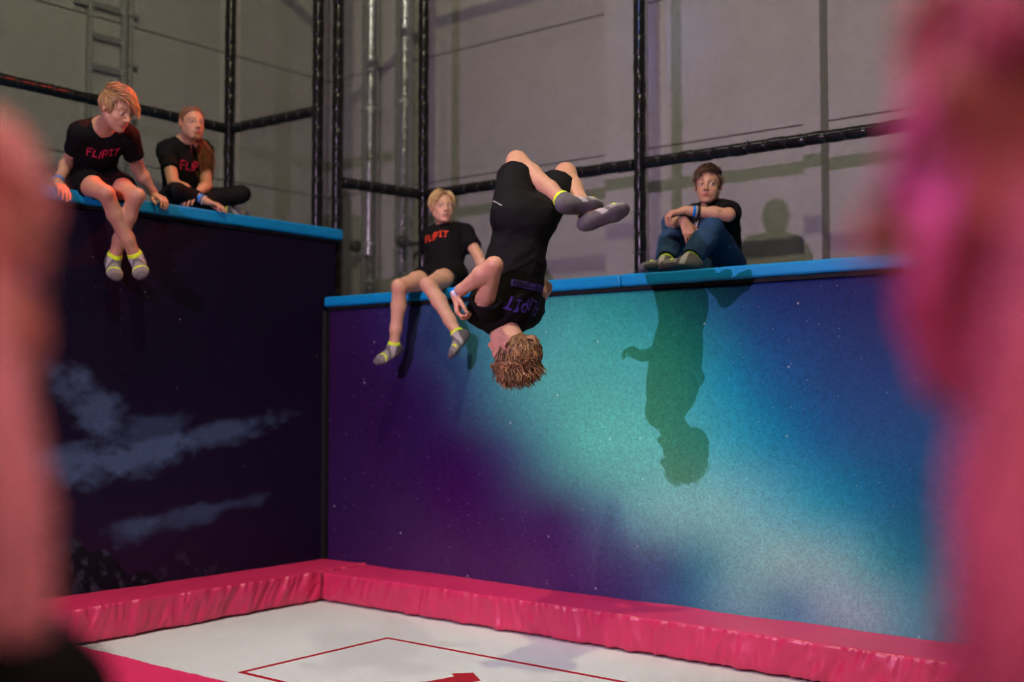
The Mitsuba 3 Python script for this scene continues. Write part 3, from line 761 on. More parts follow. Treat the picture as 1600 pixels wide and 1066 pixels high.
class Person:
    def __init__(p, J, s, head, hs=.88, h=.0032, hh=.0019, build=1., thigh=1., spine_bend=0., calf=.92):
        p.J = {k: np.array(v, float) for k, v in J.items()}; J = p.J; p.s, p.h, p.hh = s, h, hh
        p.b = build; p.th = thigh; p.cf = calf
        J['pelvis'] = (J['hipR'] + J['hipL']) / 2
        u = nrm(J['neck'] - J['pelvis']); p.u = u
        lc = J['shL'] - J['shR']; p.chest = frame(np.cross(lc, u), u)
        lp = J['hipL'] - J['hipR']; p.pel = frame(np.cross(lp, u), u)
        p.head = Head(J['head'], *head, size=hs)
        p.bend = spine_bend
        p.torso_prims(); p.parts = {}

    def torso_prims(p):
        s, J, u, b = p.s, p.J, p.u, p.b
        P, N = J['pelvis'], J['neck']; L = np.linalg.norm(N - P)
        back = -p.pel[:, 1]
        p.mid = P + u * L * .42 + back * p.bend
        p.chestc = P + u * L * .72 + back * p.bend * .7
        Rm = frame(p.chest[:, 1] + p.pel[:, 1], u)
        sq = min(1, L / (.42 * s))
        p.tp = [(P + u * .015 * s, np.array([.122 * b, .088 * b, .092]) * s, p.pel), (p.mid, np.array([.105 * b, .078 * b, .13 * sq]) * s, Rm), (p.chestc, np.array([.122 * b, .088 * b, .125 * sq]) * s, p.chest)]

    def torso(p, F, grow=0., k=.05):
        for c, r, R in p.tp: F.add(ell(c, r + grow, R), k)
        J, s = p.J, p.s
        F.add(cone(J['shR'] * .86 + J['shL'] * .14, J['shL'] * .86 + J['shR'] * .14, .047 * s + grow, .047 * s + grow), k)
        n2 = J['neck'] + p.u * .02 * s
        for q in 'LR': F.add(cone(n2, J['sh' + q] * .7 + J['neck'] * .3, .040 * s + grow * .8, .038 * s + grow), k * .8)

    def arm(p, q):
        J, s = p.J, p.s; a, e, w = J['sh' + q], J['el' + q], J['wr' + q]
        return [cone(a, e, .043 * s, .0325 * s), cone(e, e * .68 + w * .32, .0325 * s, .0345 * s), cone(e * .68 + w * .32, e * .15 + w * .85, .0345 * s, .0225 * s), cone(e * .15 + w * .85, w, .0225 * s, .0215 * s)]

    def leg(p, q, grow=0., thigh_grow=None):
        J, s = p.J, p.s; a, k, n = J['hip' + q], J['kn' + q], J['an' + q]; t = p.th; g = grow if thigh_grow is None else thigh_grow
        sh = nrm(n - k); kf = nrm(nrm(a - k) + nrm(n - k))       # back of the knee
        kf = kf - sh * (kf @ sh); calf = k * .68 + n * .32 + kf * .014 * s
        m = a * .5 + k * .5
        c = p.cf
        return [cone(a, m, .080 * s * t + g, .066 * s * t + g), cone(m, k, .066 * s * t + g, .0495 * s * c + g), cone(k, calf, .0475 * s * c + grow, .0485 * s * c + grow), cone(calf, k * .3 + n * .7 + kf * .006 * s, .0485 * s * c + grow, .0355 * s + grow), cone(k * .3 + n * .7 + kf * .006 * s, n, .0355 * s + grow, .0295 * s + grow)]

    def foot_frame(p, q):
        J, s = p.J, p.s; A, Tt = J['an' + q], J['to' + q]; v = nrm(Tt - A); k = nrm(A - J['kn' + q])
        e2 = nrm(k - v * (k @ v)); a = math.radians(17)
        fd, dn = math.cos(a) * v - math.sin(a) * e2, math.sin(a) * v + math.cos(a) * e2
        return A, fd, dn, np.cross(fd, dn)

    def foot(p, q, grow=0.):
        s = p.s; A, fd, dn, sd = p.foot_frame(q); at = lambda a, b, c: A + (fd * a + dn * b + sd * c) * s
        out = [cone(A, at(-.012, .022, 0), .031 * s + grow, .030 * s + grow), ell(at(-.026, .030, 0), np.array([.029, .034, .030]) * s + grow, np.stack([sd, fd, dn], 1)),
               cone(at(.01, .012, 0), at(.085, .040, 0), .031 * s + grow, .021 * s + grow)]
        for c in (-.017, .017): out.append(cone(at(.0, .036, c * .6), at(.105, .045, c), .022 * s + grow, .0185 * s + grow))
        for c in (-.018, 0, .018): out.append(cone(at(.10, .046, c), at(.150 - abs(c) * .5, .050, c * .9), .018 * s + grow, .0125 * s + grow))
        return out

    @staticmethod
    def bounds(prims, m=.03):
        return np.min([q[1] for q in prims], 0) - m, np.max([q[2] for q in prims], 0) + m

    def group(p, prims, k, h):
        f = Field(*p.bounds(prims), h)
        for q in prims: f.add(q, k)
        return f

    def body_field(p, h, lo, hi, hands, mouth):
        s, J = p.s, p.J
        F = Field(lo, hi, h)
        p.torso(F)
        nk = p.head.w(0, -.016, -.045)
        F.add(cone(J['neck'] - p.u * .01, nk, .048 * s, .044 * p.head.s), .035)
        for q in 'LR':
            for pr in p.arm(q)[:1]: F.add(pr, .03)
            G = p.group(p.arm(q), .014, h); F.merge(G, .004)
            L = p.group(p.leg(q) + p.foot(q), .02, h); 
            F.merge(L, .006)
            kf = nrm(J['hip' + q] - J['kn' + q]) + nrm(J['an' + q] - J['kn' + q])
            F.add(ell(J['kn' + q] - nrm(kf) * .026 * s if np.linalg.norm(kf) > .3 else J['kn' + q], np.array([.029] * 3) * s), .02)
        p.head_field(F, mouth)
        for q in 'LR':
            palm, fin = hand_prims(J['wr' + q], side=1 if q == 'R' else -1, s=s * .93, **hands[q])
            H = Field(*p.bounds(palm + sum(fin, [])), h)
            for pr in palm: H.add(pr, .007)
            for ch in fin:
                c = Field(*p.bounds(ch), h)
                for pr in ch: c.add(pr, .002)
                H.merge(c, .0035)
            F.merge(H, .008)
        return F

    def head_field(p, F, mouth):
        p.head.build(F, mouth)

    def all_bounds(p):
        a = np.array([v for v in p.J.values()]); return a.min(0) - .2, a.max(0) + .2

    def body(p, hands, mouth=0., skin=SKIN, lip=lin(172, 88, 80), brow=lin(120, 85, 60), iris=lin(70, 85, 95), gaze=(0, 1, 0), browlift=0.):
        hs = p.head.s
        a = np.array(list(p.J.values())); lo, hi = a.min(0) - .16, a.max(0) + .16
        F = p.body_field(p.h, lo, hi, hands, mouth); p.F = F
        m1 = F.mesh(2)
        # the head is meshed once more on a finer lattice; the two meshes meet at mid-neck
        cut = p.head.w(0, -.016, -.105); un = nrm(p.head.w(0, -.016, -.045) - p.J['neck'])
        c = p.head.c
        G = Field(c - .155 * hs, c + .155 * hs, p.hh)
        p.head_field(G, mouth); G.add(cone(p.J['neck'] - p.u * .01, p.head.w(0, -.016, -.045), .048 * p.s, .044 * hs), .035)
        m2 = G.mesh(2)
        t1 = m1.triangles_center; near = np.linalg.norm(t1 - c, axis=1) < .17 * hs
        keep1 = ~(near & ((t1 - cut) @ un > 0))
        L2 = m2.triangles_center; keep2 = ((L2 - cut) @ un > -.004) & (np.linalg.norm(L2 - c, axis=1) < .150 * hs)
        m1 = trimesh.Trimesh(m1.vertices, m1.faces[keep1], process=False); m1.remove_unreferenced_vertices()
        m2 = trimesh.Trimesh(m2.vertices, m2.faces[keep2], process=False); m2.remove_unreferenced_vertices()
        c1 = np.tile(skin, (len(m1.vertices), 1)) * (1 + (fbm_np(m1.vertices * 25, 3, 2) - .5)[:, None] * .22)
        V = m1.vertices
        for jn, r, k in (('knR', .05, .45), ('knL', .05, .45), ('elR', .04, .45), ('elL', .04, .45), ('wrR', .0, 0)):
            if r:
                w = np.exp(-(np.linalg.norm(V - p.J[jn], axis=1) / (r * p.s * 1.1)) ** 2)[:, None] * k; c1 = c1 * (1 - w) + c1 * [1.02, .72, .66] * w
        for q in 'LR':
            w = np.clip(1.15 - np.linalg.norm(V - (p.J['wr' + q] + nrm(hands[q]['d']) * .1), axis=1) / .085, 0, 1)[:, None] * .35; c1 = c1 * (1 - w) + c1 * [1., .74, .68] * w
        c2 = p.head.paint(m2.vertices, skin, lip, brow, iris, gaze, browlift, mouth)
        far = np.clip((np.linalg.norm(m2.vertices - c, axis=1) / hs - .115) / .03, 0, 1)[:, None]
        mesh = cat([m1, m2]); col = np.vstack([c1, c2])
        p.body_mesh, p.body_col = mesh, np.clip(col, 0, .95)

    # ---- clothes
    def shirt(p, sleeve=.65, grow=.016, hem=.0, amp=.006, seed=1, h=.0048, sl_r=.054, neck_r=.058, sleeve_dir=None, loose=0.):
        s, J, u = p.s, p.J, p.u
        a = np.array([J[k] for k in ('neck', 'shR', 'shL', 'elR', 'elL', 'pelvis', 'hipR', 'hipL')]); F = Field(a.min(0) - .2, a.max(0) + .2, h)
        for c, r, R in p.tp: F.add(ell(c, r + grow + loose * np.array([1, 1, 0]), R), .06)
        F.add(cone(p.mid, p.chestc, .085 * s + grow, .085 * s + grow), .06)
        F.add(cone(J['shR'] * .9 + J['shL'] * .1, J['shL'] * .9 + J['shR'] * .1, .047 * s + grow * .6, .047 * s + grow * .6), .05)
        n2 = J['neck'] + u * .008 * s
        for q in 'LR': F.add(cone(n2, J['sh' + q], .046 * s + grow * .4, .043 * s + grow * .6), .03)
        frac = sleeve if isinstance(sleeve, dict) else dict(L=sleeve, R=sleeve)
        for q in 'LR':
            A, E = J['sh' + q], J['el' + q]; d = nrm(E - A); e = A + (E - A) * (frac[q] + .25)
            S = p.group([cone(A, e, .050 * s + grow * .4, sl_r * s)], .0, h)
            cutp = A + (E - A) * frac[q]
            S.half(cutp, d)
            S.cut(cone(cutp - d * .012, cutp + d * .06, sl_r * s - .013, sl_r * s - .004), .004)
            F.merge(S, .025)
        hemp = J['pelvis'] + u * hem
        F.half(hemp, -u)
        # neck opening
        F.cut(cone(J['neck'] + u * .012 * s - p.chest[:, 1] * .004, p.head.w(0, -.012, -.03), neck_r * s, neck_r * s * 1.15), .006)
        R = p.chest
        def wr(P):
            L = (P - J['pelvis']) @ R
            q1 = np.stack([L[:, 0] * 9 + L[:, 2] * 7, L[:, 1] * 9, L[:, 2] * 16 - np.abs(L[:, 0]) * 12], 1)
            q2 = np.stack([L[:, 0] * 26 + 5, L[:, 1] * 26, L[:, 2] * 11 + L[:, 0] * 14], 1)
            r1 = 1 - np.abs(fbm_np(q1, 2, seed) - .5) * 4
            return -amp * (r1 * .6 + (fbm_np(q2, 2, seed + 3) - .5) * 1.4)
        F.wrinkle(wr)
        # keep the cloth outside the skin
        p.Fs = F
        return F.mesh(2)

    def shorts(p, frac=.6, grow=.016, flare=.012, top=.085, amp=.005, seed=5, h=.0048):
        s, J, u = p.s, p.J, p.u
        a = np.array([J[k] for k in ('pelvis', 'hipR', 'hipL', 'knR', 'knL')]); F = Field(a.min(0) - .2, a.max(0) + .2, h)
        c, r, R = p.tp[0]; F.add(ell(c, r + grow, R), .04)
        F.add(cone(c, p.mid, r[1] + grow, r[1] + grow * .8), .05)
        F.half(J['pelvis'] + u * top, u)
        for q in 'LR':
            A, K = J['hip' + q], J['kn' + q]; d = nrm(K - A); e = A + (K - A) * (frac + .2); cp = A + (K - A) * frac
            rm = .070 * s * p.th + grow
            S = p.group([cone(A, e, .080 * s * p.th + grow * .8, rm + flare)], 0, h)
            S.half(cp, d)
            S.cut(cone(cp - d * .02, cp + d * .08, rm + flare * frac - .012, rm + flare * frac - .002), .004)
            F.merge(S, .03)
        def wr(P):
            q1 = P * [13, 13, 17]; r1 = 1 - np.abs(fbm_np(q1, 2, seed) - .5) * 4
            return -amp * (r1 * .6 + (fbm_np(P * 30, 2, seed + 2) - .5))
        F.wrinkle(wr); p.Fb = F
        return F.mesh(2)

    def pants(p, grow=.007, amp=.003, seed=7, h=.0046, top=.085, ankle=.94, cuff=0.):
        s, J, u = p.s, p.J, p.u
        a = np.array([J[k] for k in ('pelvis', 'hipR', 'hipL', 'knR', 'knL', 'anR', 'anL')]); F = Field(a.min(0) - .16, a.max(0) + .16, h)
        c, r, R = p.tp[0]; F.add(ell(c, r + grow, R), .04); F.add(cone(c, p.mid, r[1] + grow, r[1] + grow), .05); F.half(J['pelvis'] + u * top, u)
        for q in 'LR':
            pr = p.leg(q, grow); kf = nrm(J['hip' + q] - J['kn' + q]) + nrm(J['an' + q] - J['kn' + q]); pr.append(ell(J['kn' + q] - nrm(kf) * .026 * s, np.array([.034] * 3) * s + grow))
            if cuff:
                K, A = J['kn' + q], J['an' + q]; pr.append(cone(K * .55 + A * .45, K * .0 + A * 1.0, .05 * s + grow, .040 * s + grow))
            L = p.group(pr, .02, h); K, A = J['kn' + q], J['an' + q]; d = nrm(A - K); cp = K + (A - K) * ankle
            L.half(cp, d, cp + d * .09, .13)
            if cuff: L.cut(cone(cp - d * .02, cp + d * .05, .033 * s + grow, .036 * s + grow), .003)
            F.merge(L, .012)
        def wr(P):
            r1 = 1 - np.abs(fbm_np(P * [16, 16, 24], 2, seed) - .5) * 4
            return -amp * (r1 * .7 + (fbm_np(P * 34, 2, seed + 2) - .5))
        F.wrinkle(wr); p.Fb = F
        return F.mesh(2)

    def sock(p, q, h=.0026, top=.030):
        s, J = p.s, p.J; A, fd, dn, sd = p.foot_frame(q); up = nrm(J['kn' + q] - A)
        pr = p.foot(q, .0032); pr.append(cone(A + up * .06 * s, A, .034 * s + .0035, .0315 * s + .0035))
        F = p.group(pr, .016, h); F.half(A + up * top * s, up)
        m = F.mesh(2); V = m.vertices; L = V - A
        a, b, c, t = L @ fd / s, L @ dn / s, L @ sd / s, L @ up / s
        dark, mid, light, neon, sole = lin(92, 88, 88), lin(128, 122, 120), lin(168, 160, 160), np.array([.62, .80, .03]), lin(86, 82, 86)
        hx = (fbm_np(V * 320, 2, 3) - .5)[:, None]
        col = np.tile(mid, (len(V), 1))
        band = a - b * .45
        col[band < .015] = dark; col[(band >= .015) & (band < .045)] = light; col[(band >= .045) & (band < .062)] = dark * 1.15; col[(band >= .062) & (band < .088)] = mid * 1.2
        col[band > .105] = mid * .9; col[band > .122] = dark * 1.05
        col[(b > .0585) | ((a < -.034) & (b > .026))] = sole
        col = col * (1 + hx * .55)
        stripe = (band > .082) & (band < .0935) & (b < .047); col[stripe] = [.66, .74, .03]
        col[t > top - .0165] = neon
        return m, np.clip(col, 0, .95)

    def band(p, q, at=.9, width=.016, r=1.12, thick=.0014, face=None, arc=.6):
        """A strap round the forearm."""
        J, s = p.J, p.s; e, w = J['el' + q], J['wr' + q]; d = nrm(w - e); c = e + (w - e) * at
        rad = np.interp(at, [.32, .85, 1.], [.0345, .0225, .0215]) * s * r
        ref = np.cross(d, [.3, .2, .9]); a = nrm(ref); b = np.cross(d, a); th = np.linspace(0, 2 * np.pi, 33)[:-1]
        if face is not None:
            m0 = math.atan2(np.dot(face, b), np.dot(face, a)); th = m0 + np.r_[np.linspace(-arc, arc, 16), np.linspace(arc, -arc, 16)]
        V, n = [], 32
        for z_, rr in ((-.5, 0), (.5, 0), (.5, 1), (-.5, 1)):
            if face is not None: rr = np.r_[np.full(16, rr), np.zeros(16)][:, None]
            V.append(c + d * (z_ * width) + (np.cos(th)[:, None] * a + np.sin(th)[:, None] * b) * (rad + rr * thick))
        V = np.vstack(V); i = np.arange(n); j = (i + 1) % n
        f = [np.stack([k * n + i, k * n + j, ((k + 1) % 4) * n + j, ((k + 1) % 4) * n + i], 1) for k in range(4)]
        f = np.vstack(f); m = trimesh.Trimesh(V, np.vstack([f[:, [0, 1, 2]], f[:, [0, 2, 3]]]), process=False); m.fix_normals()
        return m

    def print_on(p, F, glyphs, origin, right, up, look, width):
        """Maps flat lettering (a mesh in xy) onto the cloth seen along 'look'."""
        right, look = nrm(right), nrm(look); up = nrm(np.asarray(up) - look * (np.asarray(up) @ look)); right = nrm(right - look * (right @ look) - up * (right @ up))
        m = glyphs; keep = m.triangles_center[:, 2] > m.bounds[1][2] - 1e-6
        m = trimesh.Trimesh(m.vertices, m.faces[keep], process=False); m.remove_unreferenced_vertices()
        c = (m.bounds[0] + m.bounds[1]) / 2; k = width / (m.bounds[1][0] - m.bounds[0][0])
        v = (m.vertices - c) * k; v, f = trimesh.remesh.subdivide_to_size(v, m.faces, .008, max_iter=12)
        P = origin + np.outer(v[:, 0], right) + np.outer(v[:, 1], up) - look * .30
        t = np.zeros(len(P)); done = np.zeros(len(P), bool)
        for _ in range(330):
            d = F.sample(P + t[:, None] * look); done |= d < .0022
            t = np.where(done, t, t + .0012 + np.clip(d, 0, .02) * .25)
            if done.all() or t.max() > .62: break
        P = P + t[:, None] * look
        tri = P[f]; ok = done[f].all(1) & (np.linalg.norm(tri - tri[:, [1, 2, 0]], axis=2).max(1) < .03)
        mm = trimesh.Trimesh(P, f[ok], process=False); mm.remove_unreferenced_vertices()
        return mm

    # ---- hair
    def hair(p, color, line, comb, n=260, length=.07, lift=.012, cap=.010, rad=.0042, curl=0., seed=3, root=lambda L: True, hang=None, color2=None, steps=8, cut=None, vol=1., jitter=.08):
        """A cap over the scalp above the hair line, and locks that follow comb(local point) over the skull. All in head coordinates."""
        H = p.head; rng = np.random.default_rng(seed); z = H.s
        C, Rr = np.array([0, -.008, .030]), np.array([.071, .090, .081])
        ys, zs = np.array(line).T
        F = Field(H.c - .16 * z, H.c + .16 * z, .0026)
        F.add(ell(H.w(*C), (Rr + cap) * z, H.R))
        sl, X, Y, Z = F.block(H.c - .2, H.c + .2)
        x, y, w = X - H.c[0], Y - H.c[1], Z - H.c[2]
        ly = (x * H.R[0, 1] + y * H.R[1, 1] + w * H.R[2, 1]) / z; lz = (x * H.R[0, 2] + y * H.R[1, 2] + w * H.R[2, 2]) / z; lx = (x * H.R[0, 0] + y * H.R[1, 0] + w * H.R[2, 0]) / z
        thr = np.interp(ly, ys, zs)
        F.d[sl] = -Field.smin(-F.d[sl], -((thr - lz) * z * .8).astype(np.float32), .004)
        def wr(P):
            L = H.local(P); d = np.array([comb(q) for q in L[::1]]) if False else None
            return -.0016 * (fbm_np(L * [85, 30, 60], 2, seed) - .5) * 2
        F.wrinkle(wr, .012)
        m = F.mesh(2)
        col0 = np.tile(color, (len(m.vertices), 1)) * (.62 + .55 * fbm_np(H.local(m.vertices) * [110, 38, 80], 2, seed))[:, None]
        ms, cols = [m], [col0]
        gold = math.pi * (3 - math.sqrt(5)); k = 0
        N = int(n * 1.7)
        for i in range(N):
            zz = 1 - (i + .5) / N * 1.75; th = gold * i
            d = np.array([math.sqrt(max(0, 1 - zz * zz)) * math.cos(th), math.sqrt(max(0, 1 - zz * zz)) * math.sin(th), zz])
            q = C + Rr * d
            if q[2] < np.interp(q[1], ys, zs) + .004 or not root(q): continue
            k += 1
            L = length(q) if callable(length) else length; L *= rng.uniform(.75, 1.2); lf = (lift(q) if callable(lift) else lift) * rng.uniform(.6, 1.4)
            pts = []; pos = q + d * cap * .6; ph = rng.uniform(0, 6.28); amp = curl * rng.uniform(.4, 1.2); jit = rng.normal(0, jitter, 3); side = None
            for t in range(steps + 1):
                f = t / steps; pts.append(pos.copy())
                nn = nrm((pos - C) / Rr ** 2); cd = nrm(np.asarray(comb(pos, rng if t == 0 else None)) + jit)
                free = hang is not None and hang[0](pos, f)
                if free: dirv = nrm(cd * (1 - hang[2]) + np.asarray(hang[1]) * hang[2])
                else:
                    dirv = nrm(cd - nn * (cd @ nn))
                pos = pos + dirv * L / steps
                if amp:
                    sv = nrm(np.cross(nn, dirv)); pos = pos + sv * amp * math.cos(ph + f * 7) * L / steps * 2.2
                if not free:
                    e = np.linalg.norm((pos - C) / Rr); off = 1 + (cap * .75 + lf * math.sin(min(1, f * 1.25) * math.pi * .62) * vol) / .081
                    if e < off + .25: pos = C + (pos - C) / e * off
            pts = np.array(pts)
            if cut is not None:
                pts = pts[: max(3, int(np.argmax([cut(w_) for w_ in pts])) if any(cut(w_) for w_ in pts) else len(pts))]
            rr = rad * rng.uniform(.75, 1.25) * np.array([.75 + .5 * math.sin(math.pi * min(1, f * 1.3 + .12)) if f < .75 else .75 * (1.06 - f) / .31 + .12 for f in np.linspace(0, 1, len(pts))])
            mm = tube(H.c + (pts @ H.R.T) * z, rr * z, 5)
            ms.append(mm); tone = rng.uniform(.62, 1.3); base = color if color2 is None or rng.uniform() < .6 else color2
            grad = np.repeat(np.linspace(.8, 1.15, len(pts)), 5); grad = np.r_[grad, .9, 1.1][: len(mm.vertices)]
            cols.append(np.asarray(base) * tone * grad[:, None])
        return cat(ms), np.clip(np.vstack(cols), 0, .95)


def letters(txt, jitter=True, seed=2):
    rng = np.random.default_rng(seed); out, x = [], 0.
    for ch in txt:
        if ch == ' ': x += .3; continue
        m = meshkit.text_mesh(ch, 1., .1, True); m.apply_translation([-m.bounds[0][0], 0, 0])
        if jitter:
            m.apply_scale([.92, rng.uniform(1.0, 1.25), 1]); m.apply_transform(trimesh.transformations.rotation_matrix(rng.uniform(-.09, .09), [0, 0, 1])); m.apply_translation([0, rng.uniform(-.20, .14), 0])
        m.apply_translation([x - m.bounds[0][0], 0, 0]); x = m.bounds[1][0] + .09; out.append(m)
    return cat(out)
# ------------------------------------------------------------------ the people of the photograph
def emit(p, label, hair=None, clothes=(), socks=True, bands=(), prints=()):
    k = name('person')
    put(k, p.body_mesh, 'mat_skin', True, color=p.body_col)
    tag(k, label, 'person')
    if hair is not None: put(k + '__hair', hair[0], 'mat_hair', True, color=hair[1])
    keys = {}
    for part, m, mt, lab in clothes:
        keys[part] = put(f'{k}__{part}', m, mt, True)
        if lab: tag(keys[part], lab)
    if socks:
        for q in 'RL':
            m, c = p.sock(q); kk = put(k + '__sock', m, 'mat_sock', True, color=c)
            tag(kk, 'grey striped sock with neon yellow cuff')
    for part, m, mt, lab in bands:
        kk = put(f'{k}__{part}', m, mt, True)
        if lab: tag(kk, lab)
    for on, part, m, mt, lab in prints:
        kk = put(f'{keys[on]}__{part}', m, mt, False); tag(kk, lab)
    return k


V3 = np.array
LINE = [(-.12, -.075), (-.045, -.062), (-.032, -.03), (-.026, .012), (-.004, .016), (.004, -.012), (.016, -.010), (.022, .02), (.040, .050), (.060, .066), (.075, .074), (.12, .078)]

# boy on the night sky wall
J0 = dict(hipR=(-.135, -1.586, 2.268), hipL=(-.086, -1.433, 2.266), neck=(.110, -1.592, 2.474), head=(.292, -1.626, 2.545), shR=(.085, -1.692, 2.440), shL=(.140, -1.462, 2.462), elR=(-.101, -1.632, 2.351), wrR=(-.005, -1.755, 2.203), elL=(.021, -1.325, 2.335),
          wrL=(-.005, -1.206, 2.212), knR=(.203, -1.617, 2.138), knL=(.265, -1.492, 2.136), anR=(.142, -1.406, 1.851), anL=(.056, -1.477, 1.846), toR=(.254, -1.447, 1.740), toL=(.161, -1.527, 1.733))
p = Person(J0, .98, ((.90, .27, -.42), (.30, .0, 1)), hs=.90, spine_bend=.03, build=.88, thigh=.84, calf=.82)
p.body(dict(R=dict(d=(.80, -.05, -.60), n=(-.60, 0, -.80), curl=(18, 22, 12), thumb=20), L=dict(d=(.93, .10, -.36), n=(-.36, 0, -.93), curl=(25, 35, 20), thumb=20)), brow=lin(110, 75, 50), gaze=(0, .9, -.45))
comb0 = lambda q, r: (V3([.55, .85, -.15]) if q[2] > .06 else V3([.0, .35, -1.]))
hr = p.hair(lin(150, 112, 72), LINE, comb0, n=620, length=lambda q: .105 if q[2] > .07 and q[1] > -.05 else .055, lift=lambda q: .016 if q[2] > .07 else .004, cap=.011, rad=.0030, seed=4, color2=lin(186, 146, 92),
            hang=(lambda q, f: q[1] > .088, (.35, .5, -.7), .85))
sh = p.shirt(sleeve=.62, seed=11, hem=.0, sl_r=.048, grow=.012)
lg = p.print_on(p.Fs, letters('FL!PIT', seed=5), p.chestc + p.u * .005, p.chest[:, 0], p.u, -p.chest[:, 1], .165)
emit(p, 'boy with swept light brown hair and shorts, bare legs dangling from the night sky wall', hr, [('shirt', sh, 'mat_shirt', 'black T-shirt'), ('shorts', p.shorts(.56, seed=3, grow=.010, flare=.004), 'mat_shorts', 'black shorts')],
     bands=[('wristband', p.band('R', .93), 'mat_band_blue', 'blue paper wristband'), ('wristband__label', p.band('R', .93, .014, 1.17, .006, -RH + V3([0, 0, .2]), .4), 'mat_band_white', 'white tag of the wristband')], prints=[('shirt', 'print', lg, 'mat_print_pink', 'pink lettering FL!PIT')])

# girl
J1 = dict(hipR=(-.419, -.830, 2.256), hipL=(-.410, -.668, 2.263), neck=(-.326, -.793, 2.594), head=(-.221, -.819, 2.693), shR=(-.333, -.909, 2.541), shL=(-.322, -.667, 2.582), elR=(-.195, -.956, 2.330), wrR=(-.032, -.858, 2.226),
          elL=(-.226, -.712, 2.353), wrL=(-.100, -.866, 2.271), knR=(-.095, -1.005, 2.265), knL=(-.050, -.612, 2.299), anR=(-.108, -.672, 2.214), anL=(-.199, -.923, 2.214), toR=(-.115, -.52, 2.205), toL=(-.235, -1.07, 2.200))
p = Person(J1, .96, ((.97, -.20, .02), (0, 0, 1)), hs=.87, build=.96)
p.body(dict(R=dict(d=(.78, .45, -.25), n=(-.25, -.1, -.95), curl=(15, 20, 15), thumb=25), L=dict(d=(.3, -.8, -.4), n=(-.2, -.2, -.9), curl=(20, 25, 15))), brow=lin(105, 70, 50), gaze=(-.35, .9, .12), lip=lin(165, 84, 76))
LINE1 = [(-.12, -.085), (-.045, -.075), (-.035, -.03), (-.026, .012), (-.004, .018), (.006, .0), (.018, .010), (.030, .038), (.048, .058), (.066, .072), (.08, .078), (.12, .08)]
comb1 = lambda q, r: V3([.55 * np.sign(q[0]) * (q[2] > .06), -.8, -.5]) if abs(q[0]) > .004 else V3([.3, -.8, -.2])
hm, hc = p.hair(lin(112, 74, 50), LINE1, comb1, n=420, length=.07, lift=.002, cap=.0075, rad=.0022, jitter=.05, seed=6, color2=lin(142, 98, 66))
H = p.head; rng = np.random.default_rng(8); pony = []; pc = []
A0, A1, A2 = H.w(.03, -.088, -.03), H.w(.085, -.02, -.13), p.chestc + p.chest @ V3([.085, .105, .05])
A3 = p.chestc + p.chest @ V3([.075, .125, -.145])
for i in range(260):
    t = np.linspace(0, 1, 14)[:, None]; o = rng.normal(0, 1, 3); L = rng.uniform(.82, 1.08)
    B = (1 - t) ** 3 * A0 + 3 * (1 - t) ** 2 * t * A1 + 3 * (1 - t) * t ** 2 * A2 + t ** 3 * (A2 + (A3 - A2) * L)
    spread = (.008 + .017 * np.sin(np.pi * np.clip(t * .9, 0, 1))) ; B = B + spread * (o[0] * p.chest[:, 0] + .6 * o[1] * p.chest[:, 1]) + .004 * np.sin(t * 9 + i)[:] * p.chest[:, 0]
    pony.append(tube(B, .0022 * (1.05 - t.ravel() ** 3 * .85), 5)); pc.append(np.tile((lin(118, 74, 46) if i % 3 else lin(150, 98, 62)) * rng.uniform(.6, 1.2), (len(pony[-1].vertices), 1)))
sh = p.shirt(sleeve=.58, seed=21, hem=-.02, grow=.012, sl_r=.050)
lg = p.print_on(p.Fs, letters('FL!PIT', seed=5), p.chestc + p.u * -.01, p.chest[:, 0], p.u, -p.chest[:, 1], .165)
emit(p, 'girl with long reddish ponytail and black leggings, sitting cross-legged on the night sky wall', (cat([hm] + pony), np.vstack([hc] + pc)), [('shirt', sh, 'mat_shirt', 'black T-shirt'), ('leggings', p.pants(.006, seed=9), 'mat_leggings', 'black leggings')], socks=True,
     bands=[('wristband', p.band('R', .84, .017, 1.15), 'mat_band_blue', 'blue paper wristband'), ('bracelet', p.band('R', .915, .006, 1.15, .003), 'mat_band_black', 'black bracelet'), ('bracelet', p.band('R', .95, .006, 1.15, .003), 'mat_band_white', 'white bracelet')],
     prints=[('shirt', 'print', lg, 'mat_print_pink', 'pink lettering FL!PIT')])

# blond boy on the aurora wall
J2 = dict(hipR=(.785, .119, 1.836), hipL=(.931, .140, 1.840), neck=(.781, .222, 2.115), head=(.812, .161, 2.235), shR=(.671, .204, 2.074), shL=(.885, .280, 2.090), elR=(.545, .345, 1.978), wrR=(.635, .284, 1.833), elL=(1.033, .222, 1.940),
          wrL=(1.130, .195, 1.800), knR=(.831, -.208, 1.746), knL=(1.016, -.174, 1.748), anR=(.754, -.171, 1.421), anL=(1.199, -.139, 1.473), toR=(.726, -.289, 1.329), toL=(1.222, -.229, 1.358))
p = Person(J2, .90, ((.84, -.53, .06), (-.05, 0, 1)), hs=.855, build=.92, thigh=.9)
p.body(dict(R=dict(d=(-.3, .5, -.55), n=(-.2, -.3, -.9), curl=(5, 10, 10)), L=dict(d=(.5, .3, -.4), n=(-.2, -.3, -.9), curl=(5, 10, 10))), mouth=.005, brow=lin(165, 125, 90), gaze=(-.5, .85, .15), browlift=.003, skin=lin(204, 155, 125), iris=lin(90, 105, 115))
LINE2 = [(-.12, -.07), (-.045, -.06), (-.032, -.03), (-.026, .012), (-.004, .016), (.004, -.004), (.016, .0), (.026, .035), (.044, .062), (.060, .076), (.078, .082), (.12, .085)]
comb2 = lambda q, r: (V3([-.9 if q[0] < .015 else .8, .42, -.35]) if q[2] > .055 else V3([0, .12, -1]))
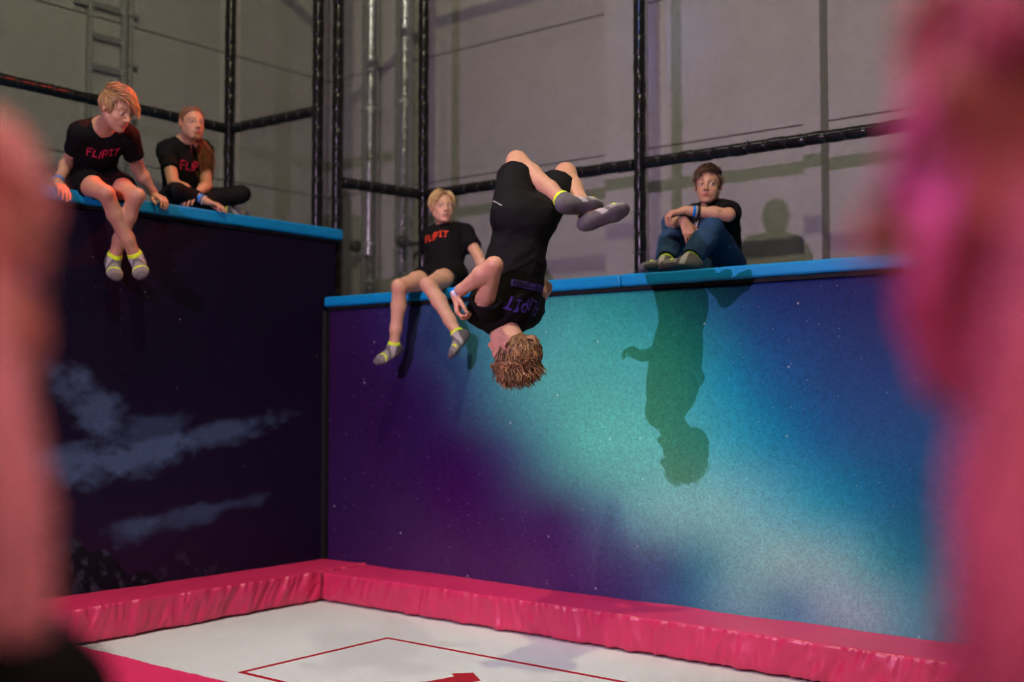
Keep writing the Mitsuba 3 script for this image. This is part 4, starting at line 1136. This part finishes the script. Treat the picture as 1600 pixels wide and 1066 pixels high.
hr = p.hair(lin(176, 140, 92), LINE2, comb2, n=620, length=lambda q: .075 if q[2] > .06 else .045, lift=lambda q: .012 if q[2] > .05 else .004, cap=.009, rad=.0027, seed=7, color2=lin(205, 172, 118))
sh = p.shirt(sleeve=.62, seed=31, hem=.0)
lg = p.print_on(p.Fs, letters('FL!PIT', seed=5), p.chestc + p.chest[:, 0] * -.015 - p.u * .015, p.chest[:, 0], p.u, -p.chest[:, 1], .150)
emit(p, 'blond boy in black T-shirt with orange lettering, bare legs dangling over the aurora wall', hr, [('shirt', sh, 'mat_shirt', 'black T-shirt'), ('shorts', p.shorts(.40, seed=4, grow=.010, flare=.004), 'mat_shorts', 'short black shorts')], prints=[('shirt', 'print', lg, 'mat_print_orange', 'orange lettering FL!PIT')])

# boy in jeans
J3 = dict(hipR=(2.281, .657, 1.830), hipL=(2.431, .599, 1.830), neck=(2.324, .612, 2.125), head=(2.345, .522, 2.238), shR=(2.201, .628, 2.108), shL=(2.439, .565, 2.095), elR=(2.190, .383, 2.036), wrR=(2.378, .218, 2.016), elL=(2.554, .344, 2.044),
          wrL=(2.392, .200, 2.066), knR=(2.205, .400, 2.030), knL=(2.479, .309, 1.985), anR=(2.312, .146, 1.808), anL=(2.470, .108, 1.806), toR=(2.256, .0, 1.772), toL=(2.380, -.018, 1.772))
p = Person(J3, .97, ((.36, -.93, .02), (.02, 0, 1)), hs=.87, thigh=.9)
p.body(dict(R=dict(d=(.32, .10, -.92), n=(-.55, .75, -.1), curl=(8, 14, 10), thumb=15, spread=.05), L=dict(d=(-.78, -.55, -.15), n=(-.15, .22, -.95), curl=(38, 45, 25), thumb=25)), brow=lin(75, 48, 36), gaze=(.45, .9, .05), iris=lin(60, 60, 60), lip=lin(165, 84, 76))
comb3 = lambda q, r: (V3([-.55, .75, .05]) if q[2] > .065 else V3([0, .1, -1]))
hr = p.hair(lin(66, 42, 30), LINE, comb3, n=620, length=lambda q: .055 if q[2] > .06 else .03, lift=lambda q: .016 if q[2] > .06 else .003, cap=.010, rad=.0029, seed=9, color2=lin(90, 58, 41), curl=.15)
sh = p.shirt(sleeve=.72, seed=41, hem=.0)
lg = p.print_on(p.Fs, cat([letters('V', False)] + [trimesh.creation.box(extents=(1.2, .10, .1), transform=trimesh.transformations.translation_matrix([.5, -.6 - .4 * i, .05])) for i in range(3)]), p.chestc + p.chest[:, 0] * -.02 - p.u * .01, p.chest[:, 0], p.u, -p.chest[:, 1], .035)
emit(p, 'brown haired boy in blue jeans, sitting with knees drawn up on the aurora wall', hr, [('shirt', sh, 'mat_shirt', 'black T-shirt'), ('jeans', p.pants(.010, .004, seed=13, cuff=1, ankle=.93), 'mat_jeans', 'dark blue jeans')],
     bands=[('wristband', p.band('L', .80, .013, 1.12), 'mat_band_blue', 'blue paper wristband'), ('bracelet', p.band('L', .75, .006, 1.12, .003), 'mat_band_grey', 'pale bracelet'), ('bracelet', p.band('L', .70, .010, 1.12, .003), 'mat_band_black', 'black bracelet')],
     prints=[('shirt', 'print', lg, 'mat_print_white', 'small white chest print')])

# boy upside down in mid-air
J4 = dict(hipL=(2.560, -1.216, 1.836), hipR=(2.512, -1.330, 1.841), neck=(2.464, -1.305, 1.432), head=(2.518, -1.330, 1.335), shL=(2.480, -1.192, 1.474), shR=(2.436, -1.410, 1.472), elR=(2.592, -1.524, 1.629), wrR=(2.405, -1.523, 1.533), elL=(2.425, -1.000, 1.592),
          wrL=(2.335, -1.190, 1.630), knR=(2.385, -1.127, 2.098), knL=(2.487, -.933, 2.068), anR=(2.663, -1.185, 1.900), anL=(2.705, -1.086, 1.847), toR=(2.735, -1.055, 1.890), toL=(2.834, -1.000, 1.884))
p = Person(J4, .95, ((-.96, -.18, -.18), (.28, .10, -1)), hs=.86, build=.90, thigh=.82, calf=.9)
p.body(dict(R=dict(d=(.12, .02, -.98), n=(.80, .55, .1), curl=(35, 60, 40), thumb=30), L=dict(d=(-.6, .5, .2), n=(0, 0, -1), curl=(30, 40, 30))), brow=lin(130, 95, 65), gaze=(0, 1, 0))
rr4 = np.random.default_rng(3)
comb4 = lambda q, r: V3([q[0] * 5 + .25, .1 + q[1] * 1.5, 1.0 if q[2] < .06 else .3])
LINE4 = [(-.12, -.085), (-.045, -.075), (-.032, -.04), (-.026, .008), (-.004, .014), (.004, -.012), (.018, -.012), (.026, .015), (.044, .040), (.060, .056), (.078, .066), (.12, .07)]
hr = p.hair(lin(112, 80, 50), LINE4, comb4, n=1300, length=lambda q: .085 if q[2] > -.02 else .06, lift=.018, cap=.017, rad=.0025, seed=10, color2=lin(165, 126, 80), curl=.24, steps=9, jitter=.20, hang=(lambda q, f: q[2] > .085 and f > .3, (.30, -.15, .8), .55))
sh = p.shirt(sleeve=dict(R=.30, L=.34), seed=51, hem=-.01, loose=.004, amp=.008, sl_r=.064)
o = p.chestc + p.u * .036
lg = p.print_on(p.Fs, letters('FL!PIT', seed=5), o, -p.chest[:, 0], p.u, p.chest[:, 1], .170)
o2 = o - p.u * .075
bd = trimesh.creation.extrude_polygon(sbox(-3.9, -.45, 3.9, 1.35).difference(Polygon()), .1, engine='earcut')
bar = p.print_on(p.Fs, trimesh.creation.box(extents=(6., .95, .1)), o2, -p.chest[:, 0], p.u, p.chest[:, 1], .165)
tx = p.print_on(p.Fs, letters('OTED * OGED', False), o2, -p.chest[:, 0], p.u, p.chest[:, 1], .150); tx.vertices -= p.chest[:, 1] * .0012
shorts = p.shorts(.72, seed=6, grow=.014, flare=.004, top=.10)
c_ = p.J['hipR'] * .55 + p.J['knR'] * .45
sw = p.print_on(p.Fb, trimesh.creation.extrude_polygon(Polygon([(0, 0), (.3, -.25), (.7, -.62), (1, -.8), (.98, -.68), (.62, -.45), (.28, -.10), (.02, .12)]), .1, engine='earcut'), V3([2.49, -1.38, 1.885]), RH, [0, 0, 1], FH, .034)
emit(p, 'boy somersaulting upside down above the trampoline in black T-shirt and black shorts', hr, [('shirt', sh, 'mat_shirt', 'black T-shirt'), ('shorts', shorts, 'mat_shorts', 'long black shorts')],
     bands=[('wristband', p.band('R', .95, .017, 1.16), 'mat_band_blue', 'blue paper wristband'), ('wristband__label', p.band('R', .95, .0165, 1.20, .0012, -FH - RH * .35, .5), 'mat_band_white', 'white field of the wristband')], prints=[('shirt', 'print', lg, 'mat_print_purple', 'purple lettering FL!PIT on the back'), ('shirt', 'print_band', bar, 'mat_print_purple', 'purple printed band with dark lettering'), ('shirt', 'band_lettering', tx, 'mat_shirt', 'dark lettering in the purple band'), ('shorts', 'logo', sw, 'mat_print_white', 'small white curved logo')])


# spectators close to the camera, far out of focus: grown-ups standing on the floor
def at_cam(px, py, d):
    q = FWD + RH * (px - 800) / 1800. + (math.cos(TH) * V3([0, 0, 1.]) - math.sin(TH) * FH) * (533 - py) / 1800.
    return CAM + q / (q @ FH) * d


def bystander(c, f, label, haircol, seed, nk, drape, s=1.12, hs=1.0, pitch=0.):
    c = np.array(c, float); f = nrm(f); l = V3([-f[1], f[0], 0]); zz = V3([0, 0, 1.]); g = FL
    J = dict(head=c, neck=V3([*nk[:2], c[2] - .232]))
    pel = J['neck'] - zz * .50 - f * .02
    for q, sg in (('L', 1), ('R', -1)):
        J['sh' + q] = J['neck'] + l * sg * .15 - zz * .07; J['el' + q] = J['sh' + q] - zz * .29 + l * sg * .05 - f * .03; J['wr' + q] = J['el' + q] - zz * .24 + f * .08
        J['hip' + q] = pel + l * sg * .09; J['kn' + q] = J['hip' + q] - zz * (pel[2] - g) * .48 + f * .02; J['an' + q] = V3([*(J['hip' + q] + l * sg * .02)[:2], g + .075]); J['to' + q] = J['an' + q] + f * .175 - zz * .05
    p = Person(J, s, ((f[0], f[1], pitch), (0, 0, 1)), hs=hs, h=.0055, hh=.0035)
    p.body(dict(R=dict(d=(0, 0, -1), n=l, curl=(20, 25, 20)), L=dict(d=(0, 0, -1), n=-l, curl=(20, 25, 20))))
    hm, hc = p.hair(haircol, LINE, lambda q, r: V3([0, -.4, -.6]), n=200, length=.06, lift=.004, cap=.009, rad=.004, seed=seed)
    rng = np.random.default_rng(seed); ms, cs = [hm], [hc]
    for i in range(260):                                  # long hair falling over the near shoulder
        t = np.linspace(0, 1, 12)[:, None]; u, v = rng.uniform(-1, 1, 2)
        A = drape[0] + RH * .030 * u + zz * .02 * v; B = drape[1] + RH * drape[3] * u + FH * .012 * v; E = drape[2] + RH * drape[3] * .9 * u + FH * .012 * v + zz * rng.uniform(-.02, .03)
        P = (1 - t) ** 2 * A + 2 * (1 - t) * t * B + t ** 2 * E + .003 * np.sin(t * 8 + i) * f
        ms.append(tube(P, .0036 * (1.05 - t.ravel() ** 3 * .8), 5)); cs.append(np.tile(np.asarray(haircol) * rng.uniform(.7, 1.2), (len(ms[-1].vertices), 1)))
    return emit(p, label, (cat(ms), np.vstack(cs)), [('shirt', p.shirt(.62, seed=seed + 1, h=.007), 'mat_shirt', 'black T-shirt'), ('trousers', p.pants(.016, seed=seed + 2, h=.007, cuff=1), 'mat_leggings', 'black trousers')])


bystander(at_cam(-150, 435, .70), RH * .86 - FH * .5, 'strongly blurred spectator at the left edge, close to the camera in a dark shirt', lin(225, 185, 160), 61, at_cam(-290, 900, .72),
          (at_cam(-110, 470, .62), at_cam(20, 760, .62), at_cam(10, 950, .64), .022))
bystander(at_cam(1745, 235, .50), -RH * .93 + FH * .36, 'strongly blurred spectator lit magenta at the right edge, very close to the camera', lin(215, 165, 150), 71, at_cam(1790, 900, .52),
          (at_cam(1760, 330, .42), at_cam(1590, 760, .44), at_cam(1600, 1060, .45), .024))
